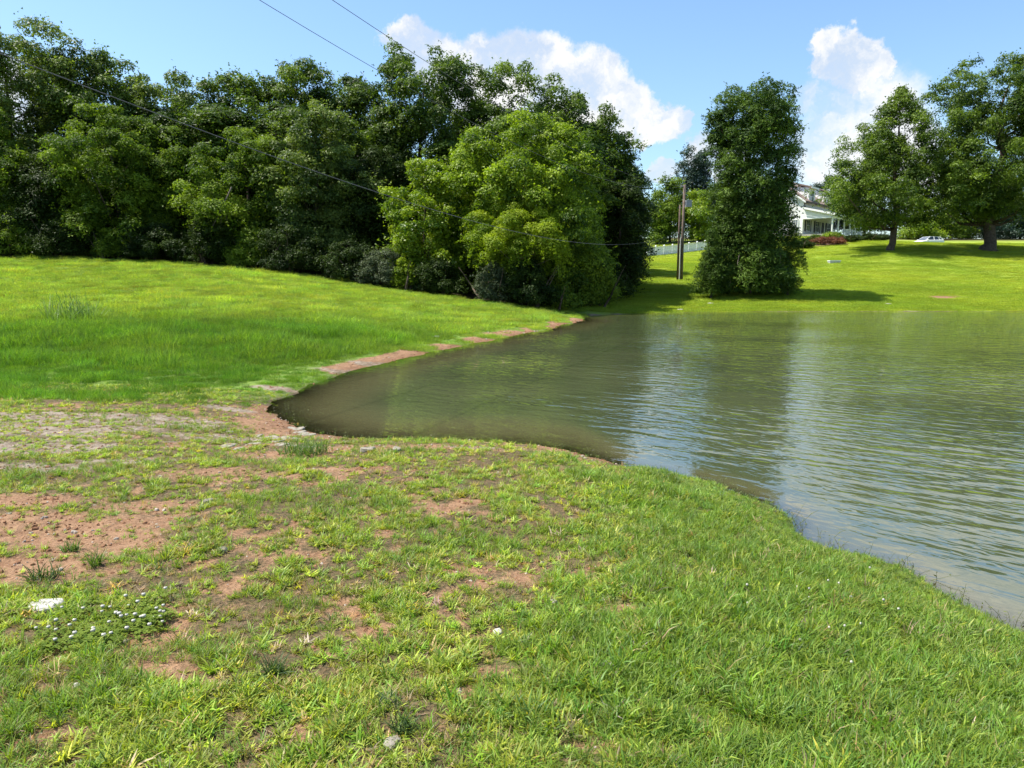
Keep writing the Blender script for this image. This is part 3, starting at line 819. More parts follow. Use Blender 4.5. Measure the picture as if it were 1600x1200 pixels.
# background trees round the house and along the fence
BG = dict(leaf=(0.258, 0.183), clump=(.9, 1.7), lai=2.2, low=.6, maxleaf=31200)
for (px, Y, top, hw, mat, prof, z0f, nm, lab) in [
    (1078, 118, 226, 30, 'blue', 'oak', .2, 'oak_tree', 'distant bluish tree rising left of the columnar cedar'),
    (1045, 112, 275, 34, 'hack', 'round', .05, 'hardwood_tree', 'light green tree behind the left of the white fence'),
    (1092, 111, 292, 34, 'fresh', 'round', .05, 'hardwood_tree', 'fresh green tree behind the fence right of the poles'),
    (1025, 110, 320, 22, 'hack', 'round', .05, 'hardwood_tree', 'small green tree behind the left end of the fence'),
    (1125, 115, 268, 40, 'blue', 'round', .05, 'hardwood_tree', 'bluish tree hidden behind the columnar cedar'),
    (1295, 142, 274, 36, 'blue', 'round', .1, 'hardwood_tree', 'distant tree tops just above the house roof'),
    (1345, 140, 268, 40, 'oak', 'round', .1, 'hardwood_tree', 'distant tree behind the lawn maple and the house'),
    (1430, 122, 330, 34, 'fresh', 'bush', .02, 'hardwood_tree', 'sunlit shrubby tree left behind the white car'),
    (1480, 124, 322, 36, 'hack', 'bush', .02, 'hardwood_tree', 'green shrubby tree right behind the white car'),
    (1545, 126, 315, 44, 'blue', 'bush', .02, 'hardwood_tree', 'dark bluish thicket behind the flared oak trunk'),
    (1610, 126, 310, 44, 'blue', 'bush', .02, 'hardwood_tree', 'dark bluish thicket at the right edge behind the lawn'),
    (1680, 126, 310, 44, 'blue', 'bush', .02, 'hardwood_tree', 'dark bluish thicket beyond the right edge'),
    (1510, 140, 250, 60, 'dark', 'round', .02, 'hardwood_tree', 'dark tree behind the big oak crown'),
    (1620, 140, 230, 70, 'dark', 'round', .02, 'hardwood_tree', 'dark tree behind the right edge of the oak'),
]:
    b, H, R = spot(px, Y, top, hw)
    tree(nm, lab, 'tree', b, H, R, H * z0f, prof, mat, int(px) + 7, group='trees round the house', nlimb=8, **BG)

# ------------------------------------------------------------------ grass
def blades(rng, n, l, w, tilt, curv, spread, seg=3, disc=True):
    V = []; Fc = []; B = []
    for i in range(n):
        ph = rng.uniform(0, 6.283); r = spread * math.sqrt(rng.uniform()); a0 = rng.uniform(0, 6.283)
        p = np.array([r * math.cos(a0), r * math.sin(a0), -.006])
        L_ = rng.uniform(*l); W = rng.uniform(*w); th = rng.uniform(*tilt); cv = rng.uniform(*curv)
        side = np.array([-math.sin(ph), math.cos(ph), 0]) ; tw = rng.normal() * .5
        side = side * math.cos(tw) + np.array([0, 0, math.sin(tw)])
        b = len(V); wd = [.75, 1, .72, .08] if seg == 3 else [.9, .8, .08]
        for k in range(seg + 1):
            V += [p - side * W * .5 * wd[k], p + side * W * .5 * wd[k]]
            if k < seg:
                a = th + cv * (k + .5) / seg
                p = p + L_ / seg * np.array([math.cos(ph) * math.sin(a), math.sin(ph) * math.sin(a), math.cos(a)])
                Fc.append((b + 2 * k, b + 2 * k + 1, b + 2 * k + 3, b + 2 * k + 2))
        B += [rng.uniform()] * seg
    return np.array(V), np.array(Fc), np.array(B)


GRASS = grass_mat('grass_blade', .42)
GRASS_FAR = grass_mat('grass_blade_far', .45, .7, .1)


def variant(name, mat, *a, **k):
    rng = np.random.default_rng(abs(hash(name)) % 1000 if False else sum(map(ord, name)))
    V, Fc, B = blades(rng, *a, **k)
    return bpy.data.objects.new(name, mesh_np(name, V, Fc, [mat], [('bl', 'FLOAT', 'FACE', B)]))


def instancer(name, label, cat, pts, rot, scl, vid, tint, variants, parent=None):
    """one mass of plants: clump shapes set on points by geometry nodes"""
    n = len(pts)
    me = bpy.data.meshes.new(name); me.vertices.add(n); me.vertices.foreach_set('co', np.asarray(pts, np.float32).ravel())
    for an, ty, d in (('rot', 'FLOAT_VECTOR', rot), ('scl', 'FLOAT_VECTOR', scl), ('tint', 'FLOAT_VECTOR', tint), ('vid', 'INT', vid)):
        a = me.attributes.new(an, ty, 'POINT')
        a.data.foreach_set('value' if ty == 'INT' else 'vector', np.asarray(d, np.int32 if ty == 'INT' else np.float32).ravel())
    me.update()
    o = obj(name, me, parent); tag(o, label, cat, kind='stuff')
    ng = bpy.data.node_groups.new(name, 'GeometryNodeTree')
    ng.interface.new_socket('Geometry', in_out='INPUT', socket_type='NodeSocketGeometry')
    ng.interface.new_socket('Geometry', in_out='OUTPUT', socket_type='NodeSocketGeometry')
    gi = ng.nodes.new('NodeGroupInput'); go = ng.nodes.new('NodeGroupOutput')
    jn = ng.nodes.new('GeometryNodeJoinGeometry')
    for v in reversed(variants):
        oi = ng.nodes.new('GeometryNodeObjectInfo'); oi.inputs['Object'].default_value = v; oi.inputs['As Instance'].default_value = False
        gti = ng.nodes.new('GeometryNodeGeometryToInstance')
        ng.links.new(oi.outputs['Geometry'], gti.inputs[0]); ng.links.new(gti.outputs[0], jn.inputs[0])
    ip = ng.nodes.new('GeometryNodeInstanceOnPoints'); ip.inputs['Pick Instance'].default_value = True
    ng.links.new(gi.outputs[0], ip.inputs['Points']); ng.links.new(jn.outputs[0], ip.inputs['Instance'])
    for an, ty, sk in (('rot', 'FLOAT_VECTOR', 'Rotation'), ('scl', 'FLOAT_VECTOR', 'Scale'), ('vid', 'INT', 'Instance Index')):
        na = ng.nodes.new('GeometryNodeInputNamedAttribute'); na.data_type = ty; na.inputs['Name'].default_value = an
        ng.links.new(na.outputs['Attribute'], ip.inputs[sk])
    ng.links.new(ip.outputs[0], go.inputs[0])
    md = o.modifiers.new('scatter', 'NODES'); md.node_group = ng
    return o


def sample_ground(rng, n, y0, y1, p, side=.78, extra=1.2):
    """random land points, denser near the camera"""
    yy = np.linspace(y0, y1, 400); w = np.maximum(yy, 2) ** -p * (2 * side * np.maximum(yy, 0.5) + 2 * extra); cdf = np.cumsum(w); cdf /= cdf[-1]
    y = np.interp(rng.uniform(size=n), cdf, yy); x = rng.uniform(-1, 1, n) * (side * np.maximum(y, .5) + extra)
    return x, y


def jit(rng, base, n, hv=.14, vv=.22):
    c = np.array(base) * np.exp(rng.normal(0, vv, n))[:, None]
    c[:, 0] *= np.exp(rng.normal(0, hv, n)); c[:, 2] *= np.exp(rng.normal(0, .25, n))
    return np.clip(c, .005, .7)


def rots(rng, n, tilt=.12):
    return np.stack([rng.normal(0, tilt, n), rng.normal(0, tilt, n), rng.uniform(0, 6.283, n)], 1)


def build_grass():
    rng = np.random.default_rng(2024)
    V = []
    for k in range(3): V.append(variant('fescue%d' % k, GRASS, 12, (.06, .145), (.0042, .0082), (.05, .5), (.3, 1.5), .035))
    for k in range(3): V.append(variant('crab%d' % k, GRASS, 20, (.045, .115), (.0075, .013), (.35, 1.15), (.1, .9), .04))
    for k in range(2): V.append(variant('fine%d' % k, GRASS, 22, (.035, .085), (.0022, .0036), (.1, .8), (.1, .9), .045))
    for k in range(2): V.append(variant('creeping%d' % k, GRASS, 12, (.05, .12), (.003, .005), (.9, 1.4), (-.4, .5), .04))
    for k in range(2): V.append(variant('plantain%d' % k, GRASS, 9, (.04, .075), (.013, .022), (.7, 1.25), (.0, .5), .012))
    n = 190000
    x, y = sample_ground(rng, n, -.5, 13.2, 1.35, .8, 1.6)
    sd = pond_sd(x, y); ok = sd > -.2; x, y, sd = x[ok], y[ok], sd[ok]
    b, m, lush = bare_fields(x, y, sd)
    mk = np.maximum(b, m)
    big = fbm(x * .9, y * .9, 3, 91); patch = fbm(x * 3.1, y * 3.1, 3, 95); sp = fbm(x * 7, y * 7, 2, 97)
    meadowish = sstep(y, 11.0, 12.6)
    dens = (1 - sstep(mk + (sp - .5) * .55, .10, .62)) * (.22 + .78 * sstep(patch * .6 + sp * .4, .42, .58)) + .08 + .75 * sstep(m, .1, .4) * sstep(sp, .44, .54)
    dens = np.maximum(dens, lush * (sd > .05) * .95); dens = np.maximum(dens, meadowish * .9)
    dens *= sstep(sd, -.02, .3) * .6 + .4
    dens = np.where(sd < 0, .30 * sstep(sp, .48, .6) * sstep(sd, -.2, -.02), dens)
    ok = rng.uniform(size=len(x)) < dens; x, y, sd, b, m, lush, big, patch = (a[ok] for a in (x, y, sd, b, m, lush, big, patch)); n = len(x)
    z = land_z(x, y)
    u = rng.uniform(size=n); kind = fbm(x * 1.7 + 40, y * 1.7, 3, 123)
    # which plant: 0 fescue, 1 crab, 2 fine, 3 creeping/dry
    lush = (lush > rng.uniform(size=n)).astype(float)
    t = np.where(lush > .5, np.where(u < .66, 0, np.where(u < .85, 1, 2)), np.where(u < .14 + .5 * sstep(kind, .55, .68), 0, np.where(u < .62, 1, np.where(u < .84, 2, 3))))
    vid = np.select([t == 0, t == 1, t == 2], [rng.integers(0, 3, n), 3 + rng.integers(0, 3, n), 6 + rng.integers(0, 2, n)], 8 + rng.integers(0, 2, n))
    vid = np.where(rng.uniform(size=n) < .035, 10 + rng.integers(0, 2, n), vid)
    tint = np.where((t == 0)[:, None], jit(rng, (.180, .268, .034), n), np.where((t == 1)[:, None], jit(rng, (.255, .325, .042), n), jit(rng, (.20, .245, .045), n)))
    tint *= (np.where(lush > .5, .88, 1.0) * (.8 + .42 * big))[:, None]
    lushc = np.array([.96, 1.0, 1.0]); tint = np.where((lush > .5)[:, None], tint * lushc, tint)
    dry = ((t == 3) & (rng.uniform(size=n) < .6)) | (rng.uniform(size=n) < .03 + .14 * (1 - lush) * sstep(patch, .65, .35))
    tint = np.where(dry[:, None], jit(rng, (.33, .25, .12), n, .08, .3), tint)
    s = rng.uniform(.45, 1.05, n) * (.62 + .5 * patch); s = np.where(lush > .5, s * (.66 + .55 * big), s * .8) * np.where(y > 9, 1.15, 1) * (1 - .35 * sstep(np.maximum(b, m), .1, .4))
    s = np.where(sd < .6, s * .68, s)
    instancer('grass', 'grass of the near bank, patchy left and lush right', 'grass', np.stack([x, y, z], 1), rots(rng, n), np.stack([s, s, s * rng.uniform(.8, 1.1, n)], 1), vid, tint, V)

    # meadow on the left
    V = [variant('meadow%d' % k, GRASS_FAR, 150, (.07, .17), (.005, .010), (.05, .6), (.2, 1.2), .34, seg=2) for k in range(3)]
    V += [variant('rank%d' % k, GRASS_FAR, 130, (.16, .34), (.006, .012), (.05, .45), (.3, 1.3), .36, seg=2) for k in range(2)]
    n = 44000
    x, y = sample_ground(rng, n, 11.2, 47, .75, .74, 2)
    sd = pond_sd(x, y); ok = (sd > -.05) & (y < wood_edge(x) + 1.0) & ((x < 4) | (y < 12)) & (y < 46.8); x, y, sd = x[ok], y[ok], sd[ok]
    b, m, lush = bare_fields(x, y, sd)
    ok = rng.uniform(size=len(x)) < (1 - sstep(np.maximum(b, m), .12, .4)) ; x, y, sd = x[ok], y[ok], sd[ok]; n = len(x)
    big = fbm(x * .22, y * .22, 3, 191); mid = fbm(x * .8, y * .8, 3, 195)
    low = sstep(y - .25 * x, 33, 23) * sstep(x, 1.0, -6.5)        # rank dark growth on the lower slope
    t = (rng.uniform(size=n) < .12 + .5 * low * sstep(mid, .42, .6))
    vid = np.where(t, 3 + rng.integers(0, 2, n), rng.integers(0, 3, n))
    up = np.clip(1 - low + (big - .5) * .5, 0, 1)[:, None]
    tint = jit(rng, (.090, .185, .020), n, .12, .24) * (1 - up) + jit(rng, (.215, .295, .042), n, .12, .2) * up
    tint *= (.62 + .76 * mid)[:, None]
    s = rng.uniform(.6, 1.25, n) * (.55 + .9 * mid) * (.75 + .3 * low) * (.42 + .58 * sstep(y + (big - .5) * 6, 12, 20)); s = np.where(sd < 1.2, s * .6, s); sc = np.where(y > 25, 1.35, 1.0)
    instancer('meadow_grass', 'long grass of the sloping meadow on the left', 'grass', np.stack([x, y, land_z(x, y)], 1), rots(rng, n, .06), np.stack([s * sc, s * sc, s], 1), vid, tint, V)

    # mown lawn across the pond
    V = [variant('lawn%d' % k, GRASS_FAR, 170, (.035, .075), (.012, .022), (.1, .8), (.1, 1.0), .75, seg=2) for k in range(3)]
    n = 42000
    y = 43 + 66 * rng.uniform(size=n) ** 1.25; x = 4 + rng.uniform(size=n) * (.80 * y - 2)
    sd = pond_sd(x, y); ok = (sd > .25) & (y < 112) & ((y < wood_edge(x) + .5) | (x > 13)); x, y, sd = x[ok], y[ok], sd[ok]
    ok = bare_fields(x, y, sd)[0] < .3; x, y = x[ok], y[ok]; n = len(x)
    big = fbm(x * .12, y * .12, 3, 291); mid = fbm(x * .6, y * .6, 3, 295)
    tint = jit(rng, (.245, .315, .034), n, .07, .14) * (.58 + .46 * big + .38 * mid)[:, None]
    tint[:, 0] *= .82 + .38 * big
    s = rng.uniform(.8, 1.2, n); hs = rng.uniform(.7, 1.2, n)
    instancer('lawn_grass', 'mown bright lawn across the pond', 'grass', np.stack([x, y, land_z(x, y)], 1), rots(rng, n, .03), np.stack([s, s, hs], 1), vid=rng.integers(0, 3, n), tint=tint, variants=V)


build_grass()


# ------------------------------------------------------------------ the house
SIDING = simple_mat('white_siding', (.80, .78, .77), .6, .05, 3, .3)
TRIM = simple_mat('white_trim', (.80, .80, .78), .5, .04, 4, .3)
SHINGLE = simple_mat('brown_shingle', (.235, .18, .15), .9, .22, 14, .1, .02)
GUTTER = simple_mat('dark_gutter', (.10, .075, .06), .5, .1, 5)
SHUTTER = simple_mat('dark_shutter', (.03, .03, .04), .5, .1, 9)
def glass_mat(name, col=(.10, .13, .17)):
    m, nt = new_mat(name); L = nt.links.new
    p = nd(nt, 'ShaderNodeBsdfPrincipled', i_Roughness=.08); p.inputs['Specular IOR Level'].default_value = .8
    tc = nd(nt, 'ShaderNodeTexCoord'); n = nd(nt, 'ShaderNodeTexNoise', i_Scale=1.5); L(tc.outputs['Object'], n.inputs['Vector'])
    L(mixc(nt, n.outputs['Fac'], tuple(c * .6 for c in col), tuple(c * 1.4 for c in col)), p.inputs['Base Color'])
    out_surf(nt, p.outputs[0]); return m
GLASS = glass_mat('window_glass', (.07, .09, .12))
DECK = simple_mat('porch_floor', (.35, .33, .3), .7, .15, 6)


def siding(mb, a, b, z0, z1, nrm, top=None, step=.2):
    """lapped boards on a wall from a to b; top(s) limits the height along it"""
    a = np.array(a, float); b = np.array(b, float); nrm = np.array(nrm, float); ln = np.linalg.norm(b - a)
    z = z0
    while z < z1 - 1e-6:
        zt = min(z + step, z1); segs = [(0.0, 1.0)]
        if top is not None:
            ss = np.linspace(0, 1, 81); okk = ss[top(ss) >= zt - .02]
            segs = [(okk.min(), okk.max())] if len(okk) > 1 else []
        for s0, s1 in segs:
            p0 = a + (b - a) * s0; p1 = a + (b - a) * s1
            lo = nrm * .022; hi = nrm * .004
            mb.quad((*(p0 + lo), z), (*(p1 + lo), z), (*(p1 + hi), zt), (*(p0 + hi), zt))
            mb.quad((*(p0 + hi * .5), z), (*(p1 + hi * .5), z), (*(p1 + lo), z), (*(p0 + lo), z))
        z = zt


def window(parent, c, w, h, axis, nrm, bars=(2, 3), name='window'):
    """c centre (x,y,z); axis 'x' or 'y' along the wall; nrm outward"""
    c = np.array(c, float); ax = np.array([1., 0, 0]) if axis == 'x' else np.array([0, 1., 0]); n = np.array(nrm, float)
    def bx(mb, u0, u1, z0, z1, d0, d1):
        ps = [c + ax * u + n * d + np.array([0, 0, z]) for z in (z0, z1) for (u, d) in ((u0, d0), (u1, d0), (u1, d1), (u0, d1))]
        mb.add(ps, [(3, 2, 1, 0), (4, 5, 6, 7), (0, 1, 5, 4), (1, 2, 6, 5), (2, 3, 7, 6), (3, 0, 4, 7)])
    fr = MB(); t = .11
    bx(fr, -w / 2 - t, -w / 2, -h / 2 - t, h / 2 + t, .01, .09); bx(fr, w / 2, w / 2 + t, -h / 2 - t, h / 2 + t, .01, .09)
    bx(fr, -w / 2, w / 2, h / 2, h / 2 + t, .01, .09); bx(fr, -w / 2, w / 2, -h / 2 - t, -h / 2, .01, .09)
    wo = fr.build(name, TRIM, parent)
    pn = MB(); bx(pn, -w / 2, w / 2, -h / 2, h / 2, .025, .035); pn.build('pane', GLASS, wo)
    mu = MB()
    for i in range(1, bars[0]): u = -w / 2 + w * i / bars[0]; bx(mu, u - .018, u + .018, -h / 2, h / 2, .037, .06)
    for j in range(1, bars[1]):
        z = -h / 2 + h * j / bars[1]; bx(mu, -w / 2, w / 2, z - (.03 if j * 2 == bars[1] else .018), z + (.03 if j * 2 == bars[1] else .018), .039, .066)
    mu.build('muntin', TRIM, wo)
    sl = MB(); bx(sl, -w / 2 - .16, w / 2 + .16, -h / 2 - t - .05, -h / 2 - t - .003, .01, .15); sl.build('sill', TRIM, wo)
    return wo


def build_house():
    Yh = 110.0; p = at(1253, 366, Yh)
    zb = p[2]
    house = obj('house', None, loc=(p[0], p[1], zb), rot=(0, 0, math.radians(50)))
    tag(house, 'white sided house with brown shingle roof and porch behind the trees', 'house')
    LN, DP, EV, RG, PD = 13.9, 8.4, 4.85, 7.9, 4.2     # length, depth, eave, ridge, porch depth
    # local x runs along the front, y into the house, front wall at y = 0, porch at y < 0
    top = lambda s: EV + (RG - EV) * (1 - np.abs(s * 2 - 1))
    f = MB(); f.box(-.05, LN + .05, -.05, DP + .05, -1.6, -.02); f.build('foundation', DECK, house)
    w = MB()
    w.add([(0, 0, -.05), (0, DP, -.05), (0, DP, EV), (0, DP / 2, RG), (0, 0, EV)], [(0, 1, 2, 3, 4)])
    w.add([(LN, 0, -.05), (LN, DP, -.05), (LN, DP, EV), (LN, DP / 2, RG), (LN, 0, EV)], [(4, 3, 2, 1, 0)])
    w.quad((0, 0, -.05), (LN, 0, -.05), (LN, 0, EV), (0, 0, EV)); w.quad((LN, DP, -.05), (0, DP, -.05), (0, DP, EV), (LN, DP, EV))
    w.build('wall', SIDING, house)
    g = MB(); siding(g, (0, 0), (0, DP), 0, RG, (-1, 0), top); siding(g, (0, 0), (LN, 0), 0, EV, (0, -1)); g.build('siding', SIDING, house)
    c = MB(); c.box(-.04, .12, -.04, .12, 0, EV - .05); c.build('corner_board', TRIM, house); c = MB(); c.box(LN - .12, LN + .04, -.04, .12, 0, EV - .05); c.build('corner_board', TRIM, house)
    # main roof
    r = MB(); o = .45; dz = (RG - EV) / (DP / 2) * o
    r.slab((-o, -o, EV - dz + .06), (LN + o, -o, EV - dz + .06), (LN + o, DP / 2, RG + .06), (-o, DP / 2, RG + .06), .14)
    r.slab((LN + o, DP + o, EV - dz + .06), (-o, DP + o, EV - dz + .06), (-o, DP / 2, RG + .063), (LN + o, DP / 2, RG + .063), .14)
    roof = r.build('roof', SHINGLE, house)
    for x in (-o - .03, LN + o - .02):
        e = MB(); e.slab((x, -o, EV - dz - .14), (x, -o, EV - dz + .12), (x, DP / 2, RG + .12), (x, DP / 2, RG - .14), .05)
        e.slab((x, DP + o, EV - dz + .12), (x, DP + o, EV - dz - .14), (x, DP / 2, RG - .141), (x, DP / 2, RG + .121), .05)
        e.build('rake_board', TRIM, roof)
    gt = MB(); gt.box(-o, LN + o, -o - .12, -o - .005, EV - dz - .06, EV - dz + .08); gt.build('gutter', GUTTER, roof)
    d = MB(); d.tube([(.2, -o - .06, EV - dz - .05), (.2, -.12, EV - .5), (.2, -.1, 3.9)], .06, 6); d.build('downpipe', GUTTER, house)
    # dormers across the front
    for x0, x1 in ((1.9, 4.6), (9.3, 12.0)):
        zt = 6.75; dm = MB()
        yb = (zt - EV) / (RG - EV) * DP / 2
        dm.quad((x0, -.06, 4.3), (x1, -.06, 4.3), (x1, -.06, zt), (x0, -.06, zt))
        dm.add([(x0, -.06, EV - .1), (x0, -.06, zt), (x0, yb + .6, zt + .3)], [(0, 1, 2)]); dm.add([(x1, -.06, EV - .1), (x1, yb + .6, zt + .3), (x1, -.06, zt)], [(0, 1, 2)])
        do = dm.build('dormer', SIDING, house)
        rr = MB(); rr.slab((x0 - .3, -.45, zt), (x1 + .3, -.45, zt), (x1 + .3, DP / 2 + .1, RG + .22), (x0 - .3, DP / 2 + .1, RG + .22), .14); rr.build('dormer_roof', SHINGLE, do)
        tb = MB(); tb.box(x0 - .3, x1 + .3, -.51, -.455, zt - .12, zt + .12); tb.build('fascia', TRIM, do)
        window(house, ((x0 + x1) / 2, -.07, 5.55), .95, 1.6, 'x', (0, -1, 0), (2, 2))
    # porch
    pr = MB(); zp0, zp1 = 3.75, 2.65
    pr.slab((-.35, -PD - .35, zp1), (LN + .35, -PD - .35, zp1), (LN + .35, -.03, zp0), (-.35, -.03, zp0), .13)
    po = pr.build('porch_roof', SHINGLE, house)
    e = MB(); e.slab((-.40, -PD - .35, zp1 - .17), (-.40, -PD - .35, zp1 + .10), (-.40, -.03, zp0 + .10), (-.40, -.03, zp0 - .17), .045)
    e.box(-.35, LN + .35, -PD - .41, -PD - .355, zp1 - .15, zp1 + .12); e.build('fascia', TRIM, po)
    pe = MB(); tp = lambda s: zp0 - .03 + (zp1 - zp0 - .02) * s
    pe.add([(-.01, 0, 2.3), (-.01, -PD, 2.3), (-.01, -PD, zp1 - .05), (-.01, 0, zp0 - .05)], [(0, 1, 2, 3)]); siding(pe, (-.02, -PD), (-.02, 0), 2.3, zp0, (-1, 0), lambda s: zp1 - .05 + (zp0 - zp1) * s); pe.build('porch_gable', SIDING, house)
    bm = MB(); bm.box(-.08, .06, -PD - .02, -.02, 2.12, 2.298); bm.box(.06, LN, -PD - .02, -PD + .14, 2.12, 2.42); bm.build('porch_beam', TRIM, house)
    pd = MB(); pd.box(-.1, LN + .1, -PD - .1, -.06, -.9, -.04); pd.build('porch_floor', DECK, house)
    for k in range(6):
        x = .02 + k * (LN - .1) / 5; q = MB(); q.box(x, x + .16, -PD, -PD + .16, -.035, 2.115); q.box(x - .03, x + .19, -PD - .03, -PD + .19, -.037, .1); q.build('porch_post', TRIM, house)
    for k in range(3):
        x0 = .3 + k * 3.0 + 5.9; rl = MB(); rl.box(x0, x0 + 2.6, -PD + .05, -PD + .11, .8, .87)
        for j in range(14): rl.box(x0 + .1 + j * .185, x0 + .14 + j * .185, -PD + .06, -PD + .10, .05, .8)
        rl.build('porch_railing', TRIM, house)
    for x in (2.2, 6.2, 11.5):
        window(house, (x, -.03, 1.35), 1.5, 1.5, 'x', (0, -1, 0), (2, 2))
        for sx in (-1, 1): q = MB(); q.box(x + sx * 1.12 - .24, x + sx * 1.12 + .24, -.09, -.03, .5, 2.15); q.build('shutter', SHUTTER, house)
    dr = MB(); dr.box(8.4, 9.4, -.08, -.03, -.03, 2.08); dr.build('door', SHUTTER, house)
    window(house, (-.03, .75 + .35, 1.2), .85, 1.7, 'y', (-1, 0, 0), (3, 6))
    window(house, (-.03, 4.2, 1.2), .85, 1.7, 'y', (-1, 0, 0), (3, 6))
    window(house, (-.03, 4.2, 5.0), .85, 1.5, 'y', (-1, 0, 0), (3, 6))


build_house()

# planting by the house
for (px, Y, top, hw, mat, nm, lab, H0) in [
    (1290, 94.5, 369, 27, 'red', 'barberry_hedge', 'clipped rust red barberry hedge in front of the porch', None),
    (1270, 99, 366, 14, 'hack', 'shrub', 'green shrub left behind the red hedge', None),
    (1296, 99.5, 362, 18, 'fresh', 'shrub', 'green shrub right behind the red hedge before the porch', None),
    (1325, 97, 372, 18, 'dark', 'shrub', 'dark shrub right of the red hedge', None),
    (1352, 99, 374, 16, 'dark', 'shrub', 'low dark shrub below the lawn maple before the porch', None),
    (1375, 101, 374, 14, 'dark', 'shrub', 'low dark shrub just left of the maple trunk', None),
    (1250, 92, 372, 18, 'dark', 'shrub', 'dark green shrub between the tall cedar and the red hedge', None),
]:
    b, H, R = spot(px, Y, top, hw)
    tree(nm, lab, 'hedge' if 'hedge' in nm else 'shrub', b, max(H, 1.0), R, .05, 'bush', mat, int(px) + 900, leaf=(.12, .07), clump=(.3, .55), lai=3.2, low=1, nlimb=4, stems=3, maxleaf=14000, r0=.04, sprig=.15, group='planting before the house')
MULCH = simple_mat('bark_mulch', (.12, .075, .05), .95, .4, 5, .1, .03)
c = spot(1290, 94.5, 369, 27)[0]; n = 28; ang = np.linspace(0, 6.283, n, endpoint=False)
vx = c[0] + 2.9 * np.cos(ang) * (1 + .06 * np.sin(3 * ang)); vy = c[1] + 1.9 * np.sin(ang)
vz = land_z(vx, vy)
me = mesh_np('mulch_bed', np.stack([np.append(vx, c[0]), np.append(vy, c[1]), np.append(vz + .02, c[2] + .16)], 1), [(k, (k + 1) % n, n) for k in range(n)], [MULCH])
tag(obj('mulch_bed', me), 'brown mulch bed around the red hedge', 'flower bed')

# ------------------------------------------------------------------ white car on the drive
CARW = simple_mat('white_car_paint', (.80, .81, .83), .22, .02, 3, .6)
TYRE = simple_mat('tyre', (.02, .02, .02), .8, .2, 20)
RIM = simple_mat('rim', (.45, .45, .47), .3, .1, 10, .5, 0, .9)
LAMP = simple_mat('headlamp', (.55, .58, .62), .1, .1, 10, .8)
CARG = glass_mat('car_glass', (.02, .025, .03))


